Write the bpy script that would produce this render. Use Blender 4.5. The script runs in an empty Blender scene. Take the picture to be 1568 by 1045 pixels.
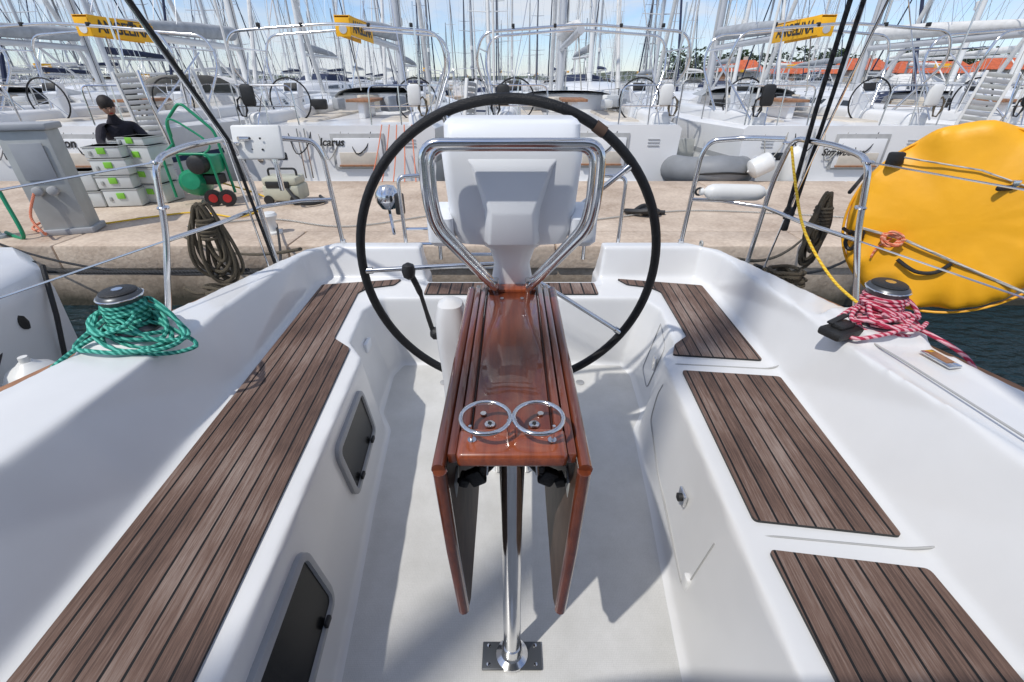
import bpy, bmesh, math, random
from mathutils import Vector, Matrix, Euler, Quaternion
random.seed(7)
scene=bpy.context.scene
R=math.radians
# ------------------------------------------------------------------ materials
def new_mat(name):
    m=bpy.data.materials.new(name); m.use_nodes=True
    nt=m.node_tree; b=nt.nodes.get('Principled BSDF')
    return m,nt,b
def L(nt,a,b): nt.links.new(a,b)
def simple(name,col,rough=.5,metal=0,noise=.12,scale=8,bump=0,bscale=60,coat=0,coords='Object',spec=.5):
    m,nt,b=new_mat(name)
    b.inputs['Roughness'].default_value=rough; b.inputs['Metallic'].default_value=metal
    b.inputs['Coat Weight'].default_value=coat; b.inputs['Specular IOR Level'].default_value=spec
    tc=nt.nodes.new('ShaderNodeTexCoord')
    n=nt.nodes.new('ShaderNodeTexNoise'); n.inputs['Scale'].default_value=scale; n.inputs['Detail'].default_value=3
    L(nt,tc.outputs[coords],n.inputs['Vector'])
    r=nt.nodes.new('ShaderNodeValToRGB')
    c=Vector(col)
    r.color_ramp.elements[0].position=.3; r.color_ramp.elements[1].position=.7
    r.color_ramp.elements[0].color=(*(c*(1-noise)),1); r.color_ramp.elements[1].color=(*[min(1,x) for x in c*(1+noise*.6)],1)
    L(nt,n.outputs['Fac'],r.inputs['Fac']); L(nt,r.outputs['Color'],b.inputs['Base Color'])
    if bump>0:
        n2=nt.nodes.new('ShaderNodeTexNoise'); n2.inputs['Scale'].default_value=bscale; n2.inputs['Detail'].default_value=4
        L(nt,tc.outputs[coords],n2.inputs['Vector'])
        bp=nt.nodes.new('ShaderNodeBump'); bp.inputs['Strength'].default_value=bump; bp.inputs['Distance'].default_value=.02
        L(nt,n2.outputs['Fac'],bp.inputs['Height']); L(nt,bp.outputs['Normal'],b.inputs['Normal'])
    return m
def math_node(nt,op,a,b=None):
    n=nt.nodes.new('ShaderNodeMath'); n.operation=op
    for i,v in enumerate((a,b)):
        if v is None: continue
        if isinstance(v,(int,float)): n.inputs[i].default_value=v
        else: L(nt,v,n.inputs[i])
    return n.outputs[0]
def teak(name,k,w=.0455,off=0.0):
    m,nt,b=new_mat(name)
    tc=nt.nodes.new('ShaderNodeTexCoord'); s=nt.nodes.new('ShaderNodeSeparateXYZ'); L(nt,tc.outputs['Object'],s.inputs[0])
    ky=math_node(nt,'MULTIPLY',s.outputs['Y'],k)
    u=math_node(nt,'SUBTRACT',s.outputs['X'],ky); u=math_node(nt,'ADD',u,10+off); u=math_node(nt,'DIVIDE',u,w)
    fl=math_node(nt,'FLOOR',u); fr=math_node(nt,'FRACT',u)
    line=math_node(nt,'LESS_THAN',fr,.135)
    wn=nt.nodes.new('ShaderNodeTexWhiteNoise'); wn.noise_dimensions='1D'; L(nt,fl,wn.inputs['W'])
    comb=nt.nodes.new('ShaderNodeCombineXYZ'); L(nt,math_node(nt,'MULTIPLY',u,7.0),comb.inputs[0]); L(nt,math_node(nt,'MULTIPLY',s.outputs['Y'],5.0),comb.inputs[1]); L(nt,math_node(nt,'MULTIPLY',fl,7.3),comb.inputs[2])
    n=nt.nodes.new('ShaderNodeTexNoise'); n.inputs['Scale'].default_value=1.6; n.inputs['Detail'].default_value=8; n.inputs['Roughness'].default_value=.75; L(nt,comb.outputs[0],n.inputs['Vector'])
    n3=nt.nodes.new('ShaderNodeTexNoise'); n3.inputs['Scale'].default_value=3.0; n3.inputs['Detail'].default_value=4; L(nt,tc.outputs['Object'],n3.inputs['Vector'])
    r=nt.nodes.new('ShaderNodeValToRGB'); e=r.color_ramp.elements
    e[0].position=.26; e[0].color=(.058,.035,.027,1); e[1].position=.80; e[1].color=(.33,.26,.22,1)
    x=e.new(.5); x.color=(.155,.094,.070,1)
    v=math_node(nt,'ADD',n.outputs['Fac'],math_node(nt,'MULTIPLY',math_node(nt,'SUBTRACT',wn.outputs['Value'],.5),.22))
    v=math_node(nt,'ADD',v,math_node(nt,'MULTIPLY',math_node(nt,'SUBTRACT',n3.outputs['Fac'],.5),.7))
    L(nt,v,r.inputs['Fac'])
    mx=nt.nodes.new('ShaderNodeMixRGB'); L(nt,line,mx.inputs[0]); L(nt,r.outputs[0],mx.inputs[1]); mx.inputs[2].default_value=(.006,.006,.006,1)
    L(nt,mx.outputs[0],b.inputs['Base Color']); b.inputs['Roughness'].default_value=.62; b.inputs['Specular IOR Level'].default_value=.35
    bp=nt.nodes.new('ShaderNodeBump'); bp.inputs['Strength'].default_value=.4; bp.inputs['Distance'].default_value=.004
    h=math_node(nt,'SUBTRACT',n.outputs['Fac'],line); L(nt,h,bp.inputs['Height']); L(nt,bp.outputs[0],b.inputs['Normal'])
    return m
def varnish(name,dark=1.0):
    m,nt,b=new_mat(name)
    tc=nt.nodes.new('ShaderNodeTexCoord'); mp=nt.nodes.new('ShaderNodeMapping'); mp.inputs['Scale'].default_value=(34,2.2,12)
    L(nt,tc.outputs['Object'],mp.inputs[0])
    n=nt.nodes.new('ShaderNodeTexNoise'); n.inputs['Scale'].default_value=2.0; n.inputs['Detail'].default_value=9; n.inputs['Roughness'].default_value=.7; L(nt,mp.outputs[0],n.inputs['Vector'])
    r=nt.nodes.new('ShaderNodeValToRGB'); e=r.color_ramp.elements
    e[0].position=.25; e[0].color=(.075*dark,.014*dark,.006*dark,1); e[1].position=.8; e[1].color=(.25*dark,.058*dark,.016*dark,1)
    L(nt,n.outputs['Fac'],r.inputs['Fac']); L(nt,r.outputs[0],b.inputs['Base Color'])
    b.inputs['Roughness'].default_value=.35; b.inputs['Coat Weight'].default_value=1; b.inputs['Coat Roughness'].default_value=.03; b.inputs['Coat IOR'].default_value=1.6
    n2=nt.nodes.new('ShaderNodeTexNoise'); n2.inputs['Scale'].default_value=9; L(nt,tc.outputs['Object'],n2.inputs['Vector'])
    bp=nt.nodes.new('ShaderNodeBump'); bp.inputs['Strength'].default_value=.10; bp.inputs['Distance'].default_value=.01; L(nt,n2.outputs['Fac'],bp.inputs['Height']); L(nt,bp.outputs[0],b.inputs['Coat Normal'])
    return m
def gelcoat(name):
    m,nt,b=new_mat(name)
    tc=nt.nodes.new('ShaderNodeTexCoord'); s=nt.nodes.new('ShaderNodeSeparateXYZ'); L(nt,tc.outputs['Object'],s.inputs[0])
    g=nt.nodes.new('ShaderNodeNewGeometry'); sn=nt.nodes.new('ShaderNodeSeparateXYZ'); L(nt,g.outputs['Normal'],sn.inputs[0])
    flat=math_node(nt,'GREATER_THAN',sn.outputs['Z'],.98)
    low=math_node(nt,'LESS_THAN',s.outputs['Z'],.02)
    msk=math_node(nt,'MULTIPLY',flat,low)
    n=nt.nodes.new('ShaderNodeTexNoise'); n.inputs['Scale'].default_value=2.2; n.inputs['Detail'].default_value=7; L(nt,tc.outputs['Object'],n.inputs['Vector'])
    n2=nt.nodes.new('ShaderNodeTexNoise'); n2.inputs['Scale'].default_value=5; n2.inputs['Detail'].default_value=8; n2.inputs['Roughness'].default_value=.7; L(nt,tc.outputs['Object'],n2.inputs['Vector'])
    vo=nt.nodes.new('ShaderNodeTexVoronoi'); vo.inputs['Scale'].default_value=210; vo.inputs['Randomness'].default_value=.25; L(nt,tc.outputs['Object'],vo.inputs['Vector'])
    r=nt.nodes.new('ShaderNodeValToRGB'); e=r.color_ramp.elements
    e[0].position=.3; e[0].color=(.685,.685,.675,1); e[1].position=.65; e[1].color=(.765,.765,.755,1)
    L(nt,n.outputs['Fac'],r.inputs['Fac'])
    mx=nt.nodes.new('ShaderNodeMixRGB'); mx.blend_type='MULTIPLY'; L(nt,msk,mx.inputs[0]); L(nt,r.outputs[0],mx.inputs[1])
    r2=nt.nodes.new('ShaderNodeValToRGB'); r2.color_ramp.elements[0].position=.35; r2.color_ramp.elements[0].color=(.84,.83,.80,1); r2.color_ramp.elements[1].position=.62; r2.color_ramp.elements[1].color=(.96,.95,.93,1)
    L(nt,n2.outputs['Fac'],r2.inputs['Fac'])
    r3=nt.nodes.new('ShaderNodeValToRGB'); r3.color_ramp.elements[0].position=.0; r3.color_ramp.elements[0].color=(1,1,1,1); r3.color_ramp.elements[1].position=.9; r3.color_ramp.elements[1].color=(.78,.78,.77,1)
    L(nt,vo.outputs['Distance'],r3.inputs['Fac'])
    m3=nt.nodes.new('ShaderNodeMixRGB'); m3.blend_type='MULTIPLY'; m3.inputs[0].default_value=1; L(nt,r2.outputs[0],m3.inputs[1]); L(nt,r3.outputs[0],m3.inputs[2])
    L(nt,m3.outputs[0],mx.inputs[2])
    L(nt,mx.outputs[0],b.inputs['Base Color'])
    b.inputs['Roughness'].default_value=.3; b.inputs['Coat Weight'].default_value=.35; b.inputs['Coat Roughness'].default_value=.12
    return m
def rope_mat(name,c1,c2,scale=160,soft=False):
    m,nt,b=new_mat(name)
    tc=nt.nodes.new('ShaderNodeTexCoord')
    v=nt.nodes.new('ShaderNodeTexWave'); v.inputs['Scale'].default_value=scale/6; v.inputs['Distortion'].default_value=4; v.inputs['Detail'].default_value=3; v.bands_direction='DIAGONAL'
    L(nt,tc.outputs['Object'],v.inputs['Vector'])
    r=nt.nodes.new('ShaderNodeValToRGB'); r.color_ramp.interpolation='EASE'
    r.color_ramp.elements[0].position=.3; r.color_ramp.elements[0].color=(*c1,1); r.color_ramp.elements[1].position=.75; r.color_ramp.elements[1].color=(*c2,1)
    L(nt,v.outputs['Fac'],r.inputs['Fac']); L(nt,r.outputs[0],b.inputs['Base Color']); b.inputs['Roughness'].default_value=.85
    bp=nt.nodes.new('ShaderNodeBump'); bp.inputs['Strength'].default_value=.7; bp.inputs['Distance'].default_value=.003; L(nt,v.outputs['Fac'],bp.inputs['Height']); L(nt,bp.outputs[0],b.inputs['Normal'])
    return m
def concrete(name):
    m,nt,b=new_mat(name)
    tc=nt.nodes.new('ShaderNodeTexCoord'); s=nt.nodes.new('ShaderNodeSeparateXYZ'); L(nt,tc.outputs['Object'],s.inputs[0])
    n=nt.nodes.new('ShaderNodeTexNoise'); n.inputs['Scale'].default_value=1.1; n.inputs['Detail'].default_value=10; n.inputs['Roughness'].default_value=.7; L(nt,tc.outputs['Object'],n.inputs['Vector'])
    n2=nt.nodes.new('ShaderNodeTexNoise'); n2.inputs['Scale'].default_value=26; n2.inputs['Detail'].default_value=6; L(nt,tc.outputs['Object'],n2.inputs['Vector'])
    r=nt.nodes.new('ShaderNodeValToRGB'); e=r.color_ramp.elements
    e[0].position=.36; e[0].color=(.38,.285,.21,1); e[1].position=.62; e[1].color=(.68,.56,.44,1)
    mixv=math_node(nt,'ADD',math_node(nt,'MULTIPLY',n.outputs['Fac'],.7),math_node(nt,'MULTIPLY',n2.outputs['Fac'],.3))
    L(nt,mixv,r.inputs['Fac'])
    mr=nt.nodes.new('ShaderNodeMapRange'); mr.inputs['From Min'].default_value=-.62; mr.inputs['From Max'].default_value=-.25
    L(nt,math_node(nt,'ADD',s.outputs['Z'],math_node(nt,'MULTIPLY',math_node(nt,'SUBTRACT',n.outputs['Fac'],.5),.4)),mr.inputs['Value'])
    mx=nt.nodes.new('ShaderNodeMixRGB'); L(nt,mr.outputs[0],mx.inputs[0]); mx.inputs[1].default_value=(.05,.045,.03,1); L(nt,r.outputs[0],mx.inputs[2])
    L(nt,mx.outputs[0],b.inputs['Base Color']); b.inputs['Roughness'].default_value=.85
    bp=nt.nodes.new('ShaderNodeBump'); bp.inputs['Strength'].default_value=.35; bp.inputs['Distance'].default_value=.02; L(nt,n2.outputs['Fac'],bp.inputs['Height']); L(nt,bp.outputs[0],b.inputs['Normal'])
    return m
def water_mat():
    m,nt,b=new_mat('water'); tc=nt.nodes.new('ShaderNodeTexCoord')
    b.inputs['Base Color'].default_value=(.010,.028,.036,1); b.inputs['Roughness'].default_value=.08; b.inputs['IOR'].default_value=1.33
    n=nt.nodes.new('ShaderNodeTexNoise'); n.inputs['Scale'].default_value=5.5; n.inputs['Detail'].default_value=5
    mp=nt.nodes.new('ShaderNodeMapping'); mp.inputs['Scale'].default_value=(1,1.8,1); L(nt,tc.outputs['Object'],mp.inputs[0]); L(nt,mp.outputs[0],n.inputs['Vector'])
    bp=nt.nodes.new('ShaderNodeBump'); bp.inputs['Strength'].default_value=1.0; bp.inputs['Distance'].default_value=.15; L(nt,n.outputs['Fac'],bp.inputs['Height']); L(nt,bp.outputs[0],b.inputs['Normal'])
    return m
M={}
M['gel']=gelcoat('gelcoat')
M['white']=simple('white_grp',(.76,.76,.75),.3,noise=.05,scale=3,coat=.3)
M['hullwhite']=simple('white_topsides',(.78,.78,.77),.3,noise=.08,scale=.9,coat=.2)
M['cream']=simple('cockpit_cream',(.62,.56,.47),.5,noise=.1)
M['plastic']=simple('white_plastic',(.80,.82,.84),.35,noise=.03,scale=4)
M['ss']=simple('stainless_steel',(.74,.74,.74),.14,1,noise=.06,scale=20)
M['alu']=simple('mast_alloy',(.58,.59,.60),.45,.3,noise=.08,scale=2)
M['alu2']=simple('white_mast_paint',(.76,.76,.74),.4,0,noise=.06,scale=2)
M['alu3']=simple('dark_mast',(.22,.23,.25),.45,.2,noise=.08,scale=2)
M['black']=simple('black_rubber',(.018,.018,.018),.5,noise=.2,scale=30,bump=.2,bscale=200)
M['leather']=simple('wheel_leather',(.010,.010,.011),.45,noise=.25,scale=60,bump=.3,bscale=300,spec=.35)
M['glass']=simple('dark_acrylic',(.010,.011,.012),.25,noise=.1,spec=.2)
M['window']=simple('cabin_window',(.03,.035,.04),.1,noise=.1)
M['grey']=simple('grey_frame',(.36,.37,.38),.5,noise=.06)
M['lightgrey']=simple('light_grey_metal',(.42,.43,.41),.5,.1,noise=.14,scale=5)
M['winch']=simple('anodised_drum',(.10,.105,.11),.35,.6,noise=.1)
M['seam']=simple('seam_sealant',(.40,.40,.39),.6,noise=.1)
M['greycanvas']=simple('grey_canvas',(.36,.38,.40),.85,noise=.18,scale=6,bump=.4,bscale=18)
M['bluecanvas']=simple('navy_canvas',(.02,.03,.07),.85,noise=.2,scale=6,bump=.4,bscale=18)
M['tancanvas']=simple('tan_canvas',(.28,.2,.13),.85,noise=.2,scale=6,bump=.4,bscale=18)
M['whitecanvas']=simple('white_canvas',(.70,.69,.66),.85,noise=.12,scale=6,bump=.4,bscale=14)
M['yellow']=simple('yellow_banner',(.90,.46,.01),.7,noise=.06,scale=6)
M['orange']=simple('orange_pvc_cover',(.90,.43,.010),.5,noise=.09,scale=5,bump=.35,bscale=5)
M['green']=simple('green_machine_paint',(.01,.26,.12),.35,noise=.12)
M['lime']=simple('lime_latch',(.22,.55,.05),.5,noise=.05)
M['case']=simple('case_plastic',(.60,.62,.60),.5,noise=.06)
M['red']=simple('red_plastic',(.45,.02,.02),.45,noise=.1)
M['beige']=simple('vacuum_plastic',(.50,.49,.38),.5,noise=.08)
M['teakL']=teak('teak_deck_port',-.062)
M['teakR']=teak('teak_deck_starboard',.062,off=.012)
M['teakC']=teak('teak_deck_stern',0,w=.06)
M['toerail']=simple('teak_toe_rail',(.33,.16,.08),.6,noise=.3,scale=22)
M['varn']=varnish('varnished_mahogany'); M['varnd']=varnish('varnished_mahogany_dark',.5); M['varnl']=varnish('varnished_mahogany_light',1.7)
M['groove']=simple('dark_wood_groove',(.035,.010,.006),.5,noise=.2)
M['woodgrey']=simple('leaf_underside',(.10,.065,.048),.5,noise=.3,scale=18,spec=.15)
M['ropeG']=rope_mat('green_rope',(.008,.20,.15),(.12,.52,.40))
M['ropeR']=rope_mat('red_fleck_rope',(.42,.02,.06),(.72,.38,.42))
M['ropeK']=rope_mat('black_fleck_rope',(.015,.014,.013),(.20,.16,.10),520)
M['ropeB']=rope_mat('black_rope',(.012,.012,.013),(.03,.03,.03))
M['ropeY']=rope_mat('yellow_rope',(.75,.42,.02),(.85,.60,.06))
M['ropeW']=rope_mat('grey_rope',(.30,.29,.26),(.55,.53,.48))
M['ropeO']=rope_mat('orange_rope',(.65,.14,.06),(.8,.35,.22))
M['conc']=concrete('quay_concrete')
M['skin']=simple('skin',(.45,.26,.18),.6,noise=.08)
M['cloth']=simple('dark_cloth',(.025,.022,.03),.9,noise=.3,scale=12,bump=.3,bscale=30)
M['jeans']=simple('dark_trousers',(.03,.035,.05),.9,noise=.3,scale=12,bump=.3,bscale=30)
M['hair']=simple('dark_hair',(.02,.013,.01),.7,noise=.3,scale=40)
M['fender']=simple('white_fender',(.74,.74,.71),.4,noise=.08,scale=5)
M['dinghy']=simple('dinghy_hypalon',(.22,.23,.24),.55,noise=.12,scale=4)
M['antifoul']=simple('antifouling',(.02,.04,.10),.7,noise=.2)
M['roof']=simple('red_roof_tiles',(.55,.12,.045),.8,noise=.25,scale=1.5)
M['wall']=simple('stucco_wall',(.58,.52,.44),.9,noise=.12,scale=.8)
M['leaf']=simple('pine_foliage',(.045,.075,.028),.9,noise=.5,scale=.4)
M['trunk']=simple('tree_trunk',(.10,.07,.05),.9,noise=.3)
M['hill']=simple('land_scrub',(.08,.10,.05),.95,noise=.4,scale=.05)
M['water']=water_mat()
# ------------------------------------------------------------------ mesh builder
def catmull(pts,n=6,closed=False):
    P=[Vector(p) for p in pts]; out=[]; N=len(P)
    rng=range(N if closed else N-1)
    for i in rng:
        if closed: a,b,c,d=P[(i-1)%N],P[i],P[(i+1)%N],P[(i+2)%N]
        else: a,b,c,d=P[max(i-1,0)],P[i],P[i+1],P[min(i+2,N-1)]
        for j in range(n):
            t=j/n
            out.append(.5*((2*b)+(c-a)*t+(2*a-5*b+4*c-d)*t*t+(3*b-a-3*c+d)*t**3))
    if not closed: out.append(P[-1])
    return out
def fillet(pts,r,n=5):
    P=[Vector(p) for p in pts]; out=[P[0]]
    for i in range(1,len(P)-1):
        a,b,c=P[i-1],P[i],P[i+1]; u=(a-b); v=(c-b)
        rr=min(r,u.length*.48,v.length*.48); u.normalize(); v.normalize()
        p0=b+u*rr; p1=b+v*rr
        for j in range(n+1):
            t=j/n; out.append((1-t)**2*p0+2*t*(1-t)*b+t*t*p1)
    out.append(P[-1]); return out
class MB:
    def __init__(s): s.v=[]; s.f=[]; s.m=[]; s.sm=[]; s.mats=[]; s.X=Matrix.Identity(4)
    def mi(s,m):
        m=M[m]
        if m not in s.mats: s.mats.append(m)
        return s.mats.index(m)
    def add(s,vs,fs,mat,smooth=False):
        o=len(s.v); k=s.mi(mat)
        s.v+= [s.X@Vector(p) for p in vs]
        for f in fs: s.f.append([i+o for i in f]); s.m.append(k); s.sm.append(smooth)
    def box(s,c,d,mat,bev=0,rot=None,seg=2):
        bm=bmesh.new(); bmesh.ops.create_cube(bm,size=1)
        for v in bm.verts: v.co=Vector((v.co.x*d[0],v.co.y*d[1],v.co.z*d[2]))
        if bev>0: bmesh.ops.bevel(bm,geom=bm.edges[:],offset=bev,segments=seg,profile=.5,affect='EDGES')
        R_=Euler(rot).to_matrix() if rot else Matrix.Identity(3)
        bm.verts.ensure_lookup_table()
        s.add([R_@v.co+Vector(c) for v in bm.verts],[[v.index for v in f.verts] for f in bm.faces],mat,bev>0)
        bm.free()
    def tube(s,pts,r,mat,seg=8,closed=False):
        P=[Vector(p) for p in pts]; N=len(P)
        rs=r if isinstance(r,(list,tuple)) else [r]*N
        T=[]
        for i in range(N):
            if closed: t=P[(i+1)%N]-P[i-1]
            else: t=P[min(i+1,N-1)]-P[max(i-1,0)]
            if t.length<1e-9: t=Vector((0,0,1))
            T.append(t.normalized())
        u=T[0].orthogonal().normalized(); vs=[]
        for i in range(N):
            if i: 
                u=u-T[i]*u.dot(T[i])
                u=u.normalized() if u.length>1e-6 else T[i].orthogonal().normalized()
            w=T[i].cross(u)
            for k in range(seg):
                a=2*math.pi*k/seg; vs.append(P[i]+(u*math.cos(a)+w*math.sin(a))*rs[i])
        fs=[]
        for i in range(N if closed else N-1):
            j=(i+1)%N
            for k in range(seg):
                k2=(k+1)%seg; fs.append([i*seg+k,i*seg+k2,j*seg+k2,j*seg+k])
        if not closed:
            fs.append(list(range(seg))[::-1]); fs.append([(N-1)*seg+k for k in range(seg)])
        s.add(vs,fs,mat,True)
    def torus(s,c,Rr,r,mat,axis='y',n=48,seg=10,M3=None):
        pts=[]
        for i in range(n):
            a=2*math.pi*i/n; p={'y':Vector((math.cos(a)*Rr,0,math.sin(a)*Rr)),'z':Vector((math.cos(a)*Rr,math.sin(a)*Rr,0)),'x':Vector((0,math.cos(a)*Rr,math.sin(a)*Rr))}[axis]
            if M3: p=M3@p
            pts.append(p+Vector(c))
        s.tube(pts,r,mat,seg,True)
    def lathe(s,prof,c,mat,n=24,M3=None):
        vs=[];fs=[]
        for (r,z) in prof:
            for k in range(n):
                a=2*math.pi*k/n; p=Vector((r*math.cos(a),r*math.sin(a),z))
                if M3: p=M3@p
                vs.append(p+Vector(c))
        for i in range(len(prof)-1):
            for k in range(n):
                k2=(k+1)%n; fs.append([i*n+k,i*n+k2,(i+1)*n+k2,(i+1)*n+k])
        fs.append(list(range(n))[::-1]); fs.append([(len(prof)-1)*n+k for k in range(n)])
        s.add(vs,fs,mat,True)
    def loft(s,rings,mat,smooth=True,closed=True,caps=True):
        n=len(rings[0]); vs=[p for r in rings for p in r]; fs=[]
        for i in range(len(rings)-1):
            for k in range(n if closed else n-1):
                k2=(k+1)%n; fs.append([i*n+k,i*n+k2,(i+1)*n+k2,(i+1)*n+k])
        if caps: fs.append(list(range(n))[::-1]); fs.append([(len(rings)-1)*n+k for k in range(n)])
        s.add(vs,fs,mat,smooth)
    def prism(s,lo,hi,mat):
        s.loft([lo,hi],mat,False)
    def quad(s,a,b,c,d,mat): s.add([a,b,c,d],[[0,1,2,3]],mat)
    def build(s,name,parent=None,loc=None):
        me=bpy.data.meshes.new(name); me.from_pydata([tuple(v) for v in s.v],[],s.f)
        for m in s.mats: me.materials.append(m)
        me.polygons.foreach_set('material_index',s.m); me.polygons.foreach_set('use_smooth',s.sm)
        bm=bmesh.new(); bm.from_mesh(me); bmesh.ops.recalc_face_normals(bm,faces=bm.faces); 
        for e in bm.edges:
            if len(e.link_faces)==2 and e.calc_face_angle(0)>R(40): e.smooth=False
        bm.to_mesh(me); bm.free()
        ob=bpy.data.objects.new(name,me); scene.collection.objects.link(ob)
        if parent: ob.parent=parent
        if loc: ob.location=loc
        return ob
def empty(name,loc=(0,0,0)):
    e=bpy.data.objects.new(name,None); e.location=loc; e.empty_display_size=.1; scene.collection.objects.link(e); return e
def text_mesh(name,txt,size,mat,mw,parent=None,shear=0,bold=0):
    cu=bpy.data.curves.new(name,'FONT'); cu.body=txt; cu.size=size; cu.align_x='CENTER'; cu.align_y='CENTER'; cu.extrude=.002; cu.shear=shear; cu.offset=bold
    t=bpy.data.objects.new(name+'_tmp',cu); scene.collection.objects.link(t)
    bpy.context.view_layer.update()
    me=bpy.data.meshes.new_from_object(t.evaluated_get(bpy.context.evaluated_depsgraph_get()))
    bpy.data.objects.remove(t)
    me.materials.clear(); me.materials.append(M[mat])
    o=bpy.data.objects.new(name,me); scene.collection.objects.link(o)
    if parent: o.parent=parent
    o.matrix_local=mw
    return o
def interp(tab,y):
    if y<=tab[0][0]: return tab[0][1]
    for (a,b),(c,d) in zip(tab,tab[1:]):
        if y<=c: return b+(d-b)*(y-a)/(c-a)
    return tab[-1][1]
# ------------------------------------------------------------------ our yacht : moulding by solid modelling
yacht=empty('sailing_yacht')
def solid(name,rings):
    b=MB(); b.loft([[Vector(p) for p in r] for r in rings],'gel',False)
    return b.build(name)
def side_ring_stack(tab_lo,tab_hi,z0,z1,zf=None):
    lo=[(w,y,z0) for y,w in tab_lo]+[(-w,y,z0) for y,w in reversed(tab_lo)]
    hi=[(w,y,z1 if zf is None else zf(y)) for y,w in tab_hi]+[(-w,y,z1 if zf is None else zf(y)) for y,w in reversed(tab_hi)]
    return [lo,hi]
GUN=[(-.9,2.02),(0,1.94),(.6,1.86),(1.2,1.74),(1.6,1.61),(2.0,1.46),(2.4,1.30),(2.62,1.20)]
deck=solid('deck',side_ring_stack(GUN,[(y,w-.02) for y,w in GUN],-.2,.47))
COut=[(-.9,1.50),(0,1.50),(1.0,1.435),(1.35,1.375),(1.7,1.295),(2.2,1.205),(2.45,1.15),(2.60,1.02)]
zf=lambda y: interp([(-.9,.67),(.5,.665),(1.0,.652),(1.5,.63),(2.0,.60),(2.5,.575),(2.7,.565)],y)
coam=solid('coam',side_ring_stack([(y,w+.035) for y,w in COut],COut,.40,.7,zf))
SB=[(-.45,.985),(.45,.995),(.9,1.015),(1.45,1.045),(2.33,1.10),(2.46,1.05)]
ST=[(-.5,1.19),(.45,1.20),(.9,1.19),(1.45,1.16),(2.33,1.15),(2.53,1.09)]
cut1=solid('cut1',side_ring_stack(SB,ST,.40,.72))
FB=[(-.3,.435),(.4,.455),(.8,.495),(1.2,.54),(1.60,.575),(1.72,.64),(2.05,.66),(2.17,.62)]
FT=[(-.35,.55),(.4,.555),(.8,.575),(1.2,.600),(1.60,.625),(1.73,.715),(2.05,.745),(2.19,.69)]
cut2=solid('cut2',side_ring_stack(FB,FT,0,.41))
cut3=solid('cut3',[[(.50,2.36,.385),(-.50,2.36,.385),(-.50,2.9,.385),(.50,2.9,.385)],[(.55,2.30,.8),(-.55,2.30,.8),(-.55,2.9,.8),(.55,2.9,.8)]])
cut4=solid('cut4',[[(.48,2.47,.05),(-.48,2.47,.05),(-.48,2.9,.05),(.48,2.9,.05)],[(.50,2.43,.8),(-.50,2.43,.8),(-.50,2.9,.8),(.50,2.9,.8)]])
pads=[solid('pad%d'%i,[[(s*x0+dx*.16,y0+dy*.17,.45) for dx,dy in ((-1,-1),(1,-1),(1,1),(-1,1))],[(s*x0+dx*.10,y0+dy*.11,.668) for dx,dy in ((-1,-1),(1,-1),(1,1),(-1,1))]]) for i,(s,x0,y0) in enumerate(((-1,1.29,1.36),(1,1.28,1.42)))]
def boolmod(o,c,op):
    m=o.modifiers.new(c.name,'BOOLEAN'); m.operation=op; m.object=c; m.solver='EXACT'
boolmod(deck,coam,'UNION')
for c in pads: boolmod(deck,c,'UNION')
for c in (cut1,cut2,cut3,cut4): boolmod(deck,c,'DIFFERENCE')
rm=deck.modifiers.new('r','REMESH'); rm.mode='VOXEL'; rm.voxel_size=.0105
sm=deck.modifiers.new('s','SMOOTH'); sm.factor=.5; sm.iterations=9
bpy.context.view_layer.update()
me=bpy.data.meshes.new_from_object(deck.evaluated_get(bpy.context.evaluated_depsgraph_get()))
for c in [deck,coam,cut1,cut2,cut3,cut4]+pads: bpy.data.objects.remove(c)
me.polygons.foreach_set('use_smooth',[True]*len(me.polygons))
me.materials.clear(); me.materials.append(M['gel'])
mould=bpy.data.objects.new('cockpit_moulding',me); scene.collection.objects.link(mould); mould.parent=yacht
b=MB()
b.loft([[(w*k,y,z) for y,w in GUN]+[(-w*k,y,z) for y,w in reversed(GUN)] for z,k in ((-1.1,.7),(-.7,.93),(-.5,.97),(-.19,.995))],'hullwhite',True)
b.build('hull',yacht)
b=MB()
for s in (1,-1):
    b.loft([[(s*(w-.085),y,.462),(s*(w-.085),y,.505),(s*(w-.015),y,.505),(s*(w-.015),y,.462)] for y,w in GUN[:-2]],'toerail',False)
b.build('toe_rail',yacht)
def xfront(y,z): return interp(FB,y)+(interp(FT,y)-interp(FB,y))*z/.41
b=MB()
def portlight(s,y0,y1,z0,z1):
    def ring(inset,off,n=6,r=.045):
        pts=[]
        ya,yb,za,zb=y0+inset,y1-inset,z0+inset*.8,z1-inset*.8; rr=max(.01,r-inset)
        for (cy,cz,a0) in ((yb-rr,zb-rr,0),(ya+rr,zb-rr,90),(ya+rr,za+rr,180),(yb-rr,za+rr,270)):
            for j in range(n+1):
                a=R(a0+90*j/n); y=cy+rr*math.cos(a); z=cz+rr*math.sin(a)
                pts.append(Vector((s*(xfront(y,z)-off),y,z)))
        return pts
    b.loft([ring(0,-.01),ring(0,.012),ring(.008,.016),ring(.022,.016),ring(.026,.006)],'grey',True,True,False)
    g=ring(.026,.008); b.add(g,[list(range(len(g)))],'glass')
    for yy in (y0+.09,y1-.09): b.box((s*(xfront(yy,z0+.03)-.02),yy,z0+.025),(.012,.03,.018),'black',.004)
portlight(-1,1.10,1.47,.125,.345)
portlight(-1,.38,.77,.115,.335)
b.build('portlights',yacht)
b=MB()
def seam(pts,r=.0028,m='seam'): b.tube(fillet(pts,.03,4),r,m,6)
def F(y,z,o=.0): return Vector((xfront(y,z)-o,y,z))
seam([F(1.50,.33),F(1.52,.27),F(1.50,.15),F(1.25,.09),F(.82,.075),F(.80,.12),F(.80,.30)])
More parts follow.
